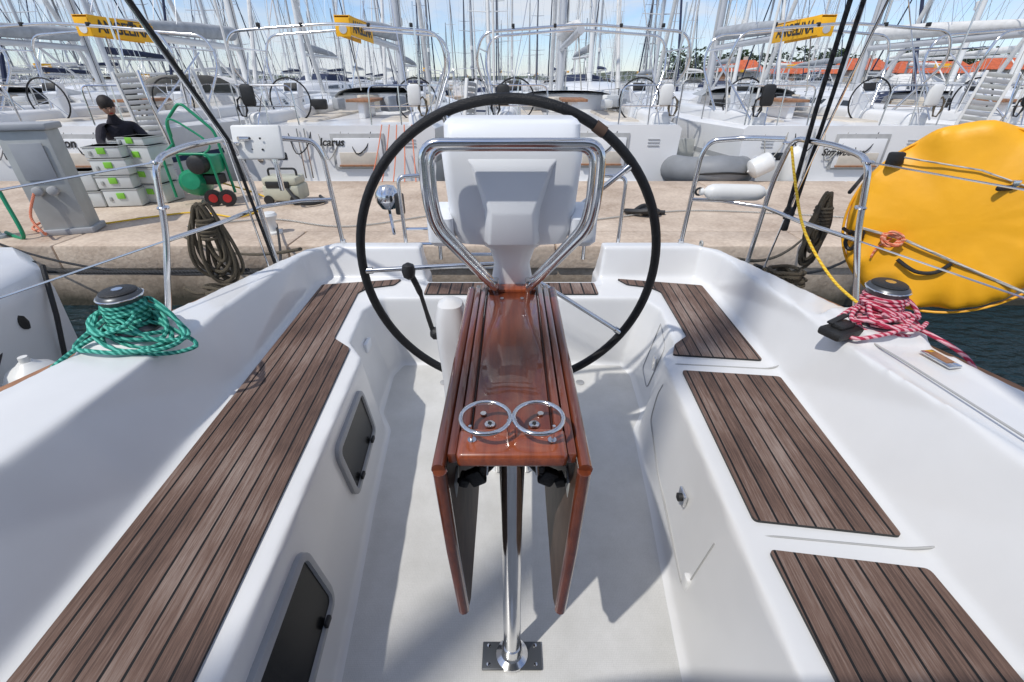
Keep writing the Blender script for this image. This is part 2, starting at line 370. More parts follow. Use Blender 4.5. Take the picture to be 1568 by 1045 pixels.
seam([F(1.97,.36),F(1.97,.10),F(1.82,.08),F(1.80,.33),F(1.97,.36)])
seam([(.585,.755,.33),(.60,.752,.392),(.66,.747,.3995),(.97,.712,.3995),(1.04,.70,.425),(1.12,.69,.55),(1.165,.68,.62),(1.20,.68,.652)],.0035)
seam([(.64,1.548,.385),(.66,1.546,.3995),(1.02,1.51,.3995),(1.08,1.51,.425),(1.11,1.52,.52),(1.14,1.52,.60),(1.18,1.50,.630),(1.21,1.2,.643),(1.24,.7,.657),(1.25,.1,.663)],.0035)
b.box(F(1.02,.23,.008),(.012,.05,.05),'ss',.004); b.lathe([(.014,0),(.014,.012),(.004,.016)],F(1.02,.23,.012),'black',12,Euler((0,R(-90),0)).to_matrix())
b.box(F(1.83,.22,.008),(.012,.035,.07),'ss',.004)
b.box(F(.81,.11,.0),(.02,.03,.05),'white',.006)
b.box((-.70,1.9,.28),(.02,.08,.05),'plastic',.008)
b.box((1.335,1.20,.643),(.045,.10,.008),'ss',.003,(0,0,.15)); b.box((1.335,1.20,.648),(.025,.06,.006),'toerail',.002,(0,0,.15))
b.lathe([(.022,0),(.022,.003),(.015,.004)],(-.36,1.98,.003),'ss',16); b.lathe([(.022,0),(.022,.003),(.015,.004)],(.36,1.98,.003),'ss',16)
b.lathe([(.045,0),(.045,.004),(.03,.005)],(0,.50,.004),'plastic',20)
b.build('locker_fittings',yacht)
def panel(name,poly,mat,z0=.395,z1=.4085):
    bm=bmesh.new(); vs=[bm.verts.new((x,y,z0)) for x,y in poly]; f=bm.faces.new(vs)
    r=bmesh.ops.extrude_face_region(bm,geom=[f])
    for v in r['geom']:
        if isinstance(v,bmesh.types.BMVert): v.co.z=z1
    bmesh.ops.recalc_face_normals(bm,faces=bm.faces)
    bmesh.ops.bevel(bm,geom=[e for e in bm.edges if abs(e.verts[0].co.z-e.verts[1].co.z)>.001],offset=.012,segments=3,affect='EDGES',profile=.5)
    mm=bpy.data.meshes.new(name); bm.to_mesh(mm); bm.free(); mm.materials.append(M[mat]); mm.materials.append(M['black'])
    for p in mm.polygons:
        if abs(p.normal.z)<.5: p.material_index=1
    o=bpy.data.objects.new(name,mm); scene.collection.objects.link(o); o.parent=yacht; return o
panel('teak_seat_port',[(-.600,-.25),(-.605,.38),(-.650,1.1),(-.690,1.66),(-.785,1.745),(-.825,2.24),(-.79,2.30),(-.655,2.345),(-.63,2.425),(-1.055,2.345),(-1.015,1.5),(-.96,.45),(-.95,-.25)],'teakL')
panel('teak_seat_starboard_aft',[(.668,1.608),(1.02,1.565),(1.05,2.335),(.60,2.43),(.64,2.35),(.76,2.31),(.80,2.25),(.778,1.765),(.70,1.69)],'teakR')
panel('teak_seat_starboard_mid',[(.628,.790),(.978,.742),(1.03,1.446),(.668,1.490)],'teakR')
panel('teak_seat_starboard_fwd',[(.60,-.25),(.965,-.25),(.975,.655),(.625,.705)],'teakR')
for i,(x0,x1) in enumerate(((-.47,-.06),(-.04,.46))):
    panel('teak_seat_stern_%d'%i,[(x0,2.22),(x1,2.22),(x1,2.37),(x0,2.37)],'teakC',.39,.4085)
# ------------------------------------------------------------------ table
b=MB()
TZ=.83; y0,y1=.584,1.345
b.box((0,(y0+y1)/2+.02,TZ-.014),(.150,y1-y0-.04,.024),'varn',.005)
for s in (-1,1):
    b.box((s*.0865,(y0+y1)/2+.03,TZ-.008),(.016,y1-y0-.06,.034),'varn',.006)
    b.box((s*.0765,(y0+y1)/2+.03,TZ-.012),(.003,y1-y0-.08,.018),'groove')
    b.box((s*.1065,(y0+y1)/2+.01,TZ-.015),(.017,y1-y0-.0,.024),'varn',.005)
    b.box((s*.0965,(y0+y1)/2+.01,TZ-.020),(.004,y1-y0-.02,.014),'groove')
    def leafring(off):
        pr=[(y0-.012,.805),(y0-.012,.60),(y0+.0,.375),(y0+.035,.352),(y0+.30,.36),(y1-.05,.40),(y1,.44),(y1,.805)]
        out=[]
        for y,z in pr:
            x=.127-(.81-z)*.045; out.append((s*(x+off),y,z))
        return out
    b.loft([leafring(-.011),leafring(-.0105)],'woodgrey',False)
    b.loft([leafring(-.010),leafring(.008)],'varn',False)
    b.tube([(s*.125,y0-.014,.81),(s*.117,y0-.014,.60),(s*.107,y0-.004,.375)],.0125,'varn',10)
    b.tube([(s*.128,y0-.012,.812),(s*.128,y1,.812)],.0125,'varn',10)
    b.tube(catmull([(s*.03,.66,.75),(s*.05,.655,.725),(s*.08,.652,.712),(s*.108,.65,.70)],4),.006,'black',8)
    b.box((s*.072,.653,.710),(.032,.02,.038),'black',.005,(0,s*.5,0)); b.box((s*.055,.653,.742),(.018,.03,.018),'black',.004)
    b.box((s*.095,.651,.705),(.02,.03,.02),'black',.004,(0,-s*.3,0)); b.box((s*.112,.65,.70),(.006,.05,.04),'lightgrey',.002)
    b.tube([(s*.045,.64,.80),(s*.05,.64,.73)],.004,'ss',8); b.tube([(s*.06,.68,.80),(s*.055,.66,.73)],.003,'ss',8)
b.box((0,y0+.035,TZ-.010),(.196,.075,.032),'varnl',.010,None,3)
b.box((0,y1-.03,TZ+.002),(.146,.05,.012),'varnl',.004)
for s in (-1,1): b.prism([(s*.012,.69,.44),(s*.021,.69,.44),(s*.021,1.25,.62),(s*.012,1.25,.62)],[(s*.020,.69,.815),(s*.029,.69,.815),(s*.029,1.3,.815),(s*.020,1.3,.815)],'varnd')
b.lathe([(.0235,.01),(.0225,.3),(.0225,.81)],(0,.663,0),'ss',28)
b.lathe([(.045,.004),(.044,.012),(.030,.02),(.026,.06)],(0,.663,0),'ss',28)
b.box((0,.66,.006),(.165,.072,.008),'winch',.003)
for sx in (-.065,.065):
    for sy in (-.024,.024): b.lathe([(.006,0),(.005,.003),(.001,.004)],(sx,.66+sy,.010),'ss',10)
for s in (-1,1):
    b.torus((s*.0475,.640,.872),.0445,.0042,'ss','z',44,10)
    b.tube([(s*.072,y0+.035,.83),(s*.074,y0+.033,.872)],.003,'ss',8)
    b.lathe([(.008,0),(.008,.004)],(s*.072,y0+.035,.835),'ss',12)
    b.lathe([(.010,0),(.010,.003),(.004,.004)],(s*.042,.668,.8305),'ss',16); b.lathe([(.004,0),(.004,.002)],(s*.042,.668,.834),'black',10)
    b.lathe([(.006,0),(.006,.003)],(s*.056,.70,.8305),'ss',12)
    b.tube([(s*.008,.632,.83),(s*.006,.634,.872)],.003,'ss',8)
    b.lathe([(.006,0),(.006,.002)],(s*.03,1.24,.8305),'ss',12)
b.build('cockpit_table')
# ------------------------------------------------------------------ pedestal / pod
b=MB()
def rr(w,d,cy,z,n=5,r=.04):
    pts=[]; r=min(r,w*.98,d*.98)
    for cx,cyy,a0 in ((w-r,d-r,0),(-w+r,d-r,90),(-w+r,-d+r,180),(w-r,-d+r,270)):
        for j in range(n+1):
            a=R(a0+90*j/n); pts.append(Vector((cx+r*math.cos(a),cy+cyy+r*math.sin(a),z)))
    return pts
b.loft([rr(.10,.08,1.43,0),rr(.085,.07,1.43,.1),rr(.07,.055,1.41,.5),rr(.065,.05,1.385,.84),rr(.055,.045,1.365,.90),rr(.07,.05,1.355,.955),rr(.12,.06,1.35,.99)],'plastic',True)
b.loft([rr(.10,.05,1.35,.975,r=.025),rr(.155,.065,1.345,.985,r=.03),rr(.172,.072,1.335,1.03,r=.03),rr(.180,.078,1.33,1.15,r=.03),rr(.184,.085,1.325,1.24,r=.03),rr(.172,.083,1.33,1.262,r=.03)],'plastic',True)
b.loft([rr(.165,.085,1.335,1.258,r=.025),rr(.174,.094,1.335,1.266,r=.025),rr(.174,.094,1.345,1.300,r=.025),rr(.166,.086,1.35,1.310,r=.025)],'plastic',True)
b.box((0,1.262,1.272),(.34,.012,.004),'seam')
nose=[[(-.130,1.247,1.232),(.130,1.247,1.232),(.135,1.30,1.232),(-.135,1.30,1.232)],
      [(-.100,1.234,1.200),(.100,1.234,1.200),(.128,1.30,1.200),(-.128,1.30,1.200)],
      [(-.056,1.222,1.085),(.056,1.222,1.085),(.098,1.30,1.085),(-.098,1.30,1.085)],
      [(-.064,1.242,.990),(.064,1.242,.990),(.09,1.30,.990),(-.09,1.30,.990)]]
nb=MB(); nb.loft([[Vector(p) for p in r] for r in nose],'plastic',False)
bm=bmesh.new(); vv=[bm.verts.new(v) for v in nb.v]
for f in nb.f:
    bm.faces.new([vv[i] for i in f])
bmesh.ops.recalc_face_normals(bm,faces=bm.faces); bmesh.ops.bevel(bm,geom=bm.edges[:],offset=.006,segments=2,affect='EDGES',profile=.5)
bm.verts.ensure_lookup_table(); bm.verts.index_update()
b.add([v.co.copy() for v in bm.verts],[[v.index for v in f.verts] for f in bm.faces],'plastic',True); bm.free()
for s in (-1,1):
    b.loft([rr(.026,.05,1.31,.985,r=.015),rr(.036,.06,1.305,1.0,r=.015),rr(.036,.06,1.305,1.065,r=.015),rr(.022,.045,1.32,1.085,r=.015)],'plastic',True)
    k=len(b.v)-96
    for i in range(k,len(b.v)): b.v[i].x+=s*.200
b.lathe([(.05,0),(.05,.01),(.02,.03),(.0,.035)],(0,1.43,.863),'ss',20,Euler((R(-90),0,0)).to_matrix())
b.build('helm_pedestal')
b=MB()
for off,sc in ((0,1),(.028,.93)):
    pts=[(-.052*sc,1.275+off,.85),(-.075*sc,1.25+off,.885),(-.205*sc,1.18+off,1.06),(-.215*sc,1.165+off,1.14),(-.215*sc,1.165+off,1.268-off*.5),(.215*sc,1.165+off,1.268-off*.5),(.215*sc,1.165+off,1.14),(.205*sc,1.18+off,1.06),(.075*sc,1.25+off,.885),(.052*sc,1.275+off,.85)]
    b.tube(fillet(pts,.045,6),.0115 if off==0 else .009,'ss',12)
for s in (-1,1):
    b.tube([(s*.052,1.275,.87),(s*.052,1.30,.82),(s*.05,1.33,.40),(s*.06,1.35,.01)],.0115,'ss',10)
    b.box((s*.055,1.285,.865),(.03,.04,.02),'ss',.006)
b.build('pedestal_guard_rail')
# ------------------------------------------------------------------ wheel
b=MB(); WC=Vector((-.012,1.462,.858)); WR=.493
b.torus(WC,WR,.0148,'leather','y',96,14)
b.lathe([(.045,0),(.045,.03),(.03,.045),(.0,.05)],WC+Vector((0,.01,0)),'ss',20,Euler((R(90),0,0)).to_matrix())
for a in (-33,40,112,183,255):
    d=Vector((math.cos(R(a)),0,math.sin(R(a))))
    b.tube([WC+d*.03,WC+d*.25+Vector((0,.004,0)),WC+d*(WR-.02)],.0085,'ss',10)
    b.tube([WC+d*(WR-.03),WC+d*(WR-.008)],.012,'ss',10)
d=Vector((math.cos(R(57)),0,math.sin(R(57)))); tn=Vector((-d.z,0,d.x))
b.tube([WC+d*WR-tn*.018,WC+d*WR+tn*.018],.0175,'woodgrey',12)
b.build('steering_wheel')
b=MB()
b.loft([rr(.045,.05,1.39,.0,r=.03),rr(.045,.05,1.39,.45,r=.03),rr(.052,.056,1.375,.62,r=.035),rr(.052,.056,1.37,.71,r=.04),rr(.040,.048,1.37,.755,r=.035),rr(.014,.02,1.37,.772,r=.012)],'white',True)
for v in b.v: v.x-=.205
b.tube(catmull([(-.270,1.37,.64),(-.285,1.365,.72),(-.30,1.36,.80),(-.322,1.355,.865)],5),[.008]*5+[.007]*5+[.010]*5+[.013],'black',10)
b.lathe([(.005,-.03),(.018,-.02),(.022,0),(.018,.018),(.004,.026)],(-.326,1.353,.875),'black',14)
b.lathe([(.022,0),(.022,.02),(.012,.03)],(-.250,1.37,.64),'black',14,Euler((0,R(-90),0)).to_matrix())
b.build('engine_control_lever')
# ------------------------------------------------------------------ winches & ropes
def winch(name,x,y,z):
    b=MB()
    b.lathe([(.082,0),(.082,.014),(.066,.022),(.058,.035),(.048,.06),(.048,.092),(.060,.112),(.064,.126),(.060,.134),(.05,.140),(.018,.142),(.018,.134)],(x,y,z),'winch',32)
    b.lathe([(.052,0),(.052,.006),(.046,.010)],(x,y,z+.137),'black',32)
    b.torus((x,y,z+.126),.0635,.003,'ss','z',32,8)
    b.lathe([(.016,0),(.016,.004)],(x,y,z+.146),'ss',8)
    return b.build(name)
WL=(-1.28,1.36,.660); WRt=(1.27,1.42,.660)
winch('sheet_winch',*WL); winch('sheet_winch',*WRt)
def coil(name,x,y,z,mat,tail,r=.007,n=9,rad=.095,side=1,seed=1):
    random.seed(seed); b=MB()
    pts=[(x+.058*math.cos(a*.4),y+.058*math.sin(a*.4),z+.035+a*.0009) for a in range(80)]
    b.tube(pts,r,mat,7)
    pts=[]
    for i in range(n*14):
        a=i*2*math.pi/14; k=i/14
        rx=rad*(1+.34*math.sin(k*2.1))+random.uniform(-.006,.006); ry=rad*(.95+.28*math.cos(k*1.7))
        p=Vector((x+side*.055+.045*math.sin(k*1.3)+rx*math.cos(a)*1.15,y-.045+.02*math.cos(k*2.3)+ry*math.sin(a)*.8,z+.022+.0085*k+.014*math.sin(a+k)))
        dd=Vector((p.x-x,p.y-y,0)); 
        if dd.length<.066: p.x,p.y=x+dd.x/dd.length*.066,y+dd.y/dd.length*.066
        out=dd.length-.09
        if out>0: p.z=max(z-.012-out*.15+.004*k,p.z-out*1.0)
        pts.append(p)
    b.tube(catmull(pts,2),r,mat,7)
    b.tube(catmull(tail,8),r,mat,7)
    return b.build(name)
coil('green_sheet_rope',*WL,'ropeG',[(-1.20,1.31,.72),(-1.26,1.26,.71),(-1.36,1.24,.67),(-1.44,1.16,.61),(-1.53,1.05,.53),(-1.60,.97,.51),(-1.75,.85,.50),(-1.9,.5,.5)],side=.8,seed=3,n=8)
coil('red_sheet_rope',*WRt,'ropeR',[(1.22,1.34,.73),(1.33,1.32,.69),(1.43,1.22,.64),(1.50,1.14,.54),(1.62,1.05,.52),(1.8,.8,.52)],n=7,rad=.068,side=-.3,seed=9)
b=MB()
b.box((1.12,1.36,.655),(.13,.08,.03),'black',.01,(0,0,.4)); b.box((1.12,1.36,.677),(.07,.04,.02),'black',.006,(0,0,.4)); b.box((1.11,1.38,.69),(.08,.02,.008),'black',.003,(0,-.2,.4))
b.build('rope_clutch')
b=MB()
b.box((-1.60,.97,.50),(.09,.05,.04),'black',.012,(0,0,.6)); b.lathe([(.02,0),(.02,.03)],(-1.60,.97,.50),'ss',12)
b.build('sheet_lead_block')
b=MB()
b.box((1.63,1.04,.50),(.10,.05,.04),'black',.012,(0,0,-.6)); b.lathe([(.02,0),(.02,.03)],(1.63,1.04,.50),'ss',12)
b.build('sheet_lead_block')
# ------------------------------------------------------------------ pushpit rails
def pushpit(s,name):
    b=MB(); q=lambda x,y,z:Vector((s*x,y,z))
    b.tube(fillet([q(1.50,1.76,.47),q(1.42,1.84,.85),q(1.375,1.86,1.13),q(1.36,2.05,1.155),q(1.34,2.36,1.155),q(1.32,2.40,.95),q(1.30,2.40,.48)],.07,6),.0125,'ss',12)
    b.tube(fillet([q(1.30,2.35,1.15),q(1.19,2.50,1.14),q(1.03,2.56,1.12),q(1.0,2.575,1.05),q(.98,2.58,.50)],.06,6),.0125,'ss',12)
    b.tube([q(1.425,1.84,.82),q(1.35,2.10,.82),q(1.31,2.40,.82)],.0095,'ss',10)
    b.tube([q(1.31,2.40,.82),q(1.15,2.54,.82),q(.99,2.575,.82)],.0095,'ss',10)
    for p in ((1.50,1.76),(1.30,2.40),(.98,2.575)): b.lathe([(.028,0),(.028,.006),(.016,.012),(.016,.03)],q(p[0],p[1],.47 if p[0]>1.1 else .56),'ss',16)
    for p in ((1.375,1.87,1.12),(1.40,1.85,.95),(1.33,2.38,1.13)): b.torus(q(*p),.017,.006,'ss','z',14,6)
    b.tube([q(1.375,1.86,1.12),q(1.86,.2,1.10),q(1.95,-.8,1.10)],.0035,'ss',6)
    b.tube([q(1.425,1.84,.82),q(1.88,.2,.80),q(1.97,-.8,.80)],.0035,'ss',6)
    b.tube([q(1.90,.2,.47),q(1.86,.2,1.10)],.0125,'ss',10)
    return b.build(name)
pushpit(-1,'pushpit_rail'); pushpit(1,'pushpit_rail')
b=MB()
for s in (-1,1):
    b.tube(fillet([(s*.62,2.60,.50),(s*.63,2.62,.93),(s*.50,2.64,.935),(s*.43,2.64,.935),(s*.43,2.64,.45)],.04,5),.011,'ss',10)
b.tube([(-.62,2.62,.55),(-.30,2.64,.55)],.009,'ss',8); b.tube([(-.62,2.62,.64),(-.30,2.64,.64)],.009,'ss',8)
for i in range(4): b.tube([(-.30,2.64,.64-.08*i),(.08,2.64,.64-.08*i)],.0105,'ss',8)
b.build('boarding_ladder')
b=MB()
b.box((-1.235,2.40,1.13),(.23,.03,.155),'fender',.012,(R(-12),0,R(5)))
b.box((-1.18,2.415,1.0),(.02,.02,.2),'ss',.003)
for dx,dz in ((-1.26,1.15),(-1.21,1.15),(-1.26,1.10),(-1.21,1.10)):
    b.lathe([(.005,0),(.005,.004)],(dx,2.38,dz),'black',10,Euler((R(90),0,0)).to_matrix())
b.build('antenna_panel')
def fender(name,p,q,r):
    b=MB(); p=Vector(p); q=Vector(q); d=(q-p)
    prof=[(0,.25),(.03,.4),(.07,.75),(.14,.97),(.25,1),(.75,1),(.86,.97),(.93,.75),(.97,.4),(1,.25)]
    pts=[p+d*t for t,_ in prof]; b.tube(pts,[r*k for _,k in prof],'fender',20)
    b.tube([p-d*.05,p],[.018,.02],'fender',10); b.tube([q,q+d*.05],[.02,.018],'fender',10)
    b.torus(p-d*.06,.018,.006,'black','y',12,6)
    return b.build(name)
fender('white_fender',(1.03,2.53,.87),(1.36,2.50,.87),.042)
b=MB()
C=Vector((2.00,2.05,.825))
nrm=Vector((-.55,-.78,.16)).normalized()
zax=nrm; xax=Vector((0,0,1)).cross(zax).normalized(); yax=zax.cross(xax)
M3=Matrix((xax,yax,zax)).transposed()
N=120; rings=[]
random.seed(5)
wr=[random.uniform(-1,1) for _ in range(N)]
wr=[(wr[i-2]+wr[i-1]*2+wr[i]*3+wr[(i+1)%N]*2+wr[(i+2)%N])/6 for i in range(N)]
for (rad,h,wk) in ((.0,-.06,0),(.29,-.055,.2),(.375,-.04,1),(.392,-.02,.9),(.400,0,.6),(.395,.02,.9),(.382,.036,1),(.36,.046,.7),(.335,.050,.45),(.31,.053,.25),(.24,.056,.08),(.15,.058,.02),(.06,.058,0),(.0,.058,0)):
    ring=[]
    for k in range(N):
        a=2*math.pi*k/N; wv=(wr[k]*.030+.003*math.sin(a*7+2))*wk
        bump=1+.030*math.cos(a-1.9)+.014*math.cos(3*a)+.008*math.sin(5*a)
        rx=rad*(1+wv)*bump; ry=rad*(1+wv)*bump*1.02
        x_,y_=rx*math.cos(a),ry*math.sin(a)
        hh=h+wv*1.0+.008*math.sin(3*a)*wk+((.007*math.sin(x_*11+y_*4)+.004*math.sin(y_*17-x_*6)) if h>.04 else 0)
        ring.append(M3@Vector((x_,y_,hh))+C)
    rings.append(ring)
b.loft(rings,'orange',True)
b.torus(C,.406,.006,'orange','z',72,8,M3)
def onc(x,y,h=.070): return M3@Vector((x,y,h))+C
b.tube([onc(-.35,-.06,.062),onc(-.15,-.09),onc(.1,-.17),onc(.33,-.24,.06)],.006,'ropeW',8)
b.tube([onc(-.28,.26,.062),onc(0,.23,.074),onc(.33,.13,.066)],.0035,'ropeW',8)
b.box(onc(.10,.17,.076),(.10,.02,.022),'black',.008,(0,0,.2)); b.box(onc(.12,.19,.080),(.03,.02,.03),'ss',.006)
b.tube(catmull([onc(-.15,-.18),onc(-.07,-.22,.08),onc(.0,-.21,.075),onc(.04,-.16,.075)],5),.009,'black',8)
b.box(onc(-.30,.25,.066),(.07,.03,.06),'black',.01); b.box(onc(-.33,-.10,.066),(.05,.03,.05),'black',.01)
b.tube(catmull([onc(-.36,-.08,.06),onc(-.37,-.14,.05),onc(-.34,-.17,.06),onc(-.32,-.12,.075)],5),.009,'black',8)
b.tube([onc(-.38,.2,-.05),(1.37,1.9,1.0)],.008,'ropeB',8); b.tube([onc(-.36,-.1,-.05),(1.40,1.9,.85)],.008,'ropeB',8)
b.build('lifebuoy_cover')
b=MB(); random.seed(2); c0=(-.20,-.09)
pts=[]
for i in range(26):
    a=i*1.35; k=random.uniform(.012,.04); pts.append(onc(c0[0]+k*math.cos(a)*1.3,c0[1]+k*math.sin(a),.078+random.uniform(0,.02)))
b.tube(catmull(pts,4),.0055,'ropeO',6); b.tube(catmull([onc(*c0),onc(-.24,-.14),onc(-.25,-.19,.07)],4),.005,'ropeO',6)
b.build('orange_rope_knot')
b=MB()
b.tube([(-1.30,2.38,.48),(-1.26,2.2,1.16),(-1.25,1.83,1.64),(-1.1,.4,3.5)],.008,'ropeB',8)
b.tube([(-1.33,2.36,.50),(-1.29,2.22,1.16),(-1.29,1.83,1.70),(-1.15,.4,3.6)],.005,'ss',8)
b.build('backstay')
b=MB()
b.tube([(1.41,2.35,.79),(1.30,2.18,1.30),(1.24,2.07,1.65),(1.0,1.4,3.3)],.0095,'ropeB',8)
b.tube([(1.44,2.35,.79),(1.35,2.18,1.30),(1.29,2.07,1.66),(1.05,1.4,3.3)],.0085,'ropeB',8)
b.tube([(1.38,2.36,.5),(1.41,2.35,.79),(1.38,2.2,1.2),(1.36,2.02,1.72),(1.2,1.3,3.4)],.005,'ss',8)
b.lathe([(.02,-.03),(.028,0),(.02,.03)],(1.42,2.35,.80),'black',12); b.box((1.42,2.35,.74),(.03,.03,.06),'black',.008)
b.build('backstay_tackle')
def hangcoil(name,x,y,z,h,w,mat,seed,r=.0085,n=9,yaw=.25):
    random.seed(seed); b=MB()
    for i in range(n):
        wi=w*random.uniform(.35,1.15); hi=h*random.uniform(.70,1.1); ox=random.uniform(-.02,.02); oy=random.uniform(-.02,.02); tw=random.uniform(-.12,.12)
        pts=[]
        for k in range(16):
            a=2*math.pi*k/16
            lz=-hi/2+hi/2*math.cos(a)
            lx=ox+wi*math.sin(a)*(1-.7*(math.cos(a)+1)/2)+tw*lz
            pts.append((x+lx*math.cos(yaw),y+lx*math.sin(yaw)+oy*(1-math.cos(a))*.6+.010*math.sin(a*2+i),z+lz+random.uniform(-.004,.004)))
        b.tube(catmull(pts,2,True),r,mat,7,True)
    for k in range(6):
        b.torus((x,y,z-.07-.017*k),.034+.002*(k%2),r,mat,'z',14,6)
    b.tube(catmull([(x,y,z-.1),(x-.05,y,z-.3),(x+.03,y+.02,z-h*1.1),(x-.12,y-.03,z-h*1.2),(x-.22,y,z-h*1.15)],6),r,mat,7)
    return b.build(name)
hangcoil('mooring_rope_coil',-1.43,2.12,.90,.36,.09,'ropeK',4)
hangcoil('mooring_rope_coil',1.56,2.30,.91,.34,.085,'ropeK',8)
def pile(name,x,y,z,mat,seed,n=6,rad=.1,r=.009):
    random.seed(seed); b=MB(); pts=[]
    for i in range(n*9):
        a=i*2*math.pi/9+random.uniform(-.2,.2); k=rad*random.uniform(.6,1.15)
        pts.append((x+k*math.cos(a),y+.8*k*math.sin(a),z+r+.006*i/9*2+random.uniform(0,.025)))
    b.tube(catmull(pts,3),r,mat,7); return b.build(name)
pile('rope_pile',-1.36,1.98,.475,'ropeK',3,5,.08)
pile('rope_pile',1.36,2.12,.475,'ropeK',5,7,.09)
b=MB(); b.tube(catmull([(1.32,2.32,1.12),(1.33,2.2,.95),(1.31,2.0,.80),(1.36,1.8,.66),(1.33,1.5,.64),(1.22,1.33,.66)],8),.006,'ropeY',8); b.build('yellow_line')
b=MB()
def catline(p,q,sag,n=12):
    p=Vector(p);q=Vector(q); return [p.lerp(q,i/n)-Vector((0,0,sag*4*(i/n)*(1-i/n))) for i in range(n+1)]
b.tube(catline((-1.32,2.42,.48),(-2.57,4.94,.02),.12),.011,'ropeB',8)
b.tube(catline((-1.35,2.3,.5),(-5.5,4.6,-.0),.15),.010,'ropeB',8)
b.tube(catline((-1.35,2.2,.55),(-4.9,3.2,.25),.05),.010,'ropeB',8)
b.tube(catline((-1.2,2.5,.56),(-3.4,4.6,-.0),.1),.010,'ropeK',8)
b.tube(catline((1.3,2.5,.5),(3.2,4.8,.0),.12),.011,'ropeK',8)
b.tube(catline((1.35,2.4,.5),(3.9,4.7,.0),.2),.011,'ropeB',8)
b.build('mooring_line')
b=MB(); random.seed(11)
for i in range(16):
    p=Vector((1.12,2.60,.55))+Vector((.03*math.sin(i),.02,-.055*i))
    b.torus(p,.018,.006,'lightgrey','y' if i%2 else 'x',10,6)
for i in range(14):
    p=Vector((-1.20,2.64,.48))+Vector((.02*math.sin(i),.1*i/18,-.05*i)); b.torus(p,.016,.005,'grey','y' if i%2 else 'x',10,6)
b.build('mooring_chain')
# ------------------------------------------------------------------ unseen canvas hood added above / behind the camera to shade the cockpit
b=MB(); rings=[]
for y,h in ((-1.9,.75),(-1.6,1.45),(-1.05,1.90),(-.35,1.98)):
    ring=[]
    for k in range(17):
        a=math.pi*k/16; ring.append(Vector((1.22*math.copysign(abs(math.cos(a))**.55,math.cos(a)),y,.68+(h-.68)*abs(math.sin(a))**.5)))
    rings.append(ring)
b.loft(rings,'greycanvas',True,False,False); 
b.tube(rings[-1],.012,'ss',8)
b.build('added_shade_hood')
b=MB(); b.tube([(.05,-3,2.75),(.45,1.0,2.9)],.085,'alu2',14); b.tube([(.05,-2.8,2.95),(.43,.8,3.08)],[.16,.12],'whitecanvas',12); b.build('added_shade_boom')  # spar and sail bag added out of view to cast cockpit shadows
# ------------------------------------------------------------------ quay, water
QZ=-.03
b=MB(); random.seed(21)
b.box((0,6.0,-1.2),(90,3.2,2.24),'conc')
x=-45
while x<45:
    w=random.uniform(2.2,3.2)
    b.box((x+w/2,4.60,QZ-.12),(w-.012,.50,.24+random.uniform(-.004,.004)),'conc',.02)
    b.box((x+w/2,7.38,QZ-.12),(w-.012,.50,.24),'conc',.02)
    x+=w
b.box((0,5.99,QZ-.05),(90,2.27,.09),'conc')
b.build('quay')
b=MB(); b.quad((-1500,-600,-.7),(1500,-600,-.7),(1500,1500,-.7),(-1500,1500,-.7),'water'); b.build('water')
def bollard(name,x,y):
    b=MB(); b.lathe([(.10,0),(.10,.02),(.06,.03),(.055,.13),(.075,.16),(.085,.19),(.07,.215),(.0,.22)],(x,y,QZ),'fender',20); return b.build(name)
bollard('mooring_bollard',-2.55,4.78); bollard('mooring_bollard',-5.35,4.62); bollard('mooring_bollard',3.9,4.75)
b=MB()
rz=R(18)
b.box((-4.72,4.86,QZ+.50),(.40,.26,1.0),'lightgrey',.012,(0,0,rz)); b.box((-4.72,4.86,QZ+1.03),(.46,.32,.06),'grey',.015,(0,0,rz))
b.box((-4.72,4.86,QZ+.03),(.46,.32,.06),'grey',.01,(0,0,rz))
b.box((-4.675,4.725,QZ+.72),(.26,.01,.34),'grey',.004,(0,0,rz))
for k in range(2): b.lathe([(.045,0),(.045,.04),(.03,.05)],(-4.74+.12*k,4.70+.035*k,QZ+.45),'seam',14,Euler((R(90),0,rz)).to_matrix())
b.tube(catmull([(-4.75,4.66,.42),(-4.8,4.55,.2),(-4.7,4.5,.05),(-4.9,4.7,.0),(-5.2,4.9,.0),(-5.4,5.5,.0)],6),.012,'ropeO',7)
b.build('power_pedestal')
b=MB(); b.tube(catmull([(-5.15,4.7,.7),(-5.05,4.62,.35),(-4.98,4.55,.0),(-5.3,4.7,.0)],8),.018,'green',8); b.tube(catmull([(-5.25,4.7,.75),(-5.2,4.62,.4),(-5.3,4.55,.0)],8),.022,'antifoul',8); b.build('water_hose')
def stack(name,x,y,hs,w=.40,d=.30,rot=.15):
    b=MB(); z=QZ
    for i,h in enumerate(hs):
        jx=.012*math.sin(i*3+x)
        b.box((x+jx,y,z+h/2),(w,d,h-.008),'case',.012,(0,0,rot)); b.box((x+jx,y,z+h-.012),(w+.012,d+.012,.016),'lightgrey',.004,(0,0,rot))
        c,s_=math.cos(rot),math.sin(rot)
        b.box((x+jx+s_*(d/2+.008),y-c*(d/2+.008),z+h*.62),(.09,.016,.07),'lime',.004,(0,0,rot))
        b.box((x+jx-c*.13+s_*(d/2+.006),y-s_*.13-c*(d/2+.006),z+h*.45),(.03,.012,.05),'lightgrey',.003,(0,0,rot))
        z+=h
    return b.build(name)
stack('tool_case_stack',-5.42,6.02,[.20,.24]); stack('tool_case_stack',-5.0,6.08,[.22,.16,.20,.14]); stack('tool_case_stack',-4.72,6.3,[.24,.20,.26,.10],.36,.34,-.1)
stack('tool_case_stack',-5.1,6.72,[.3,.3,.12],.5,.4,.1)
b=MB(); cx,cy=-4.05,6.2
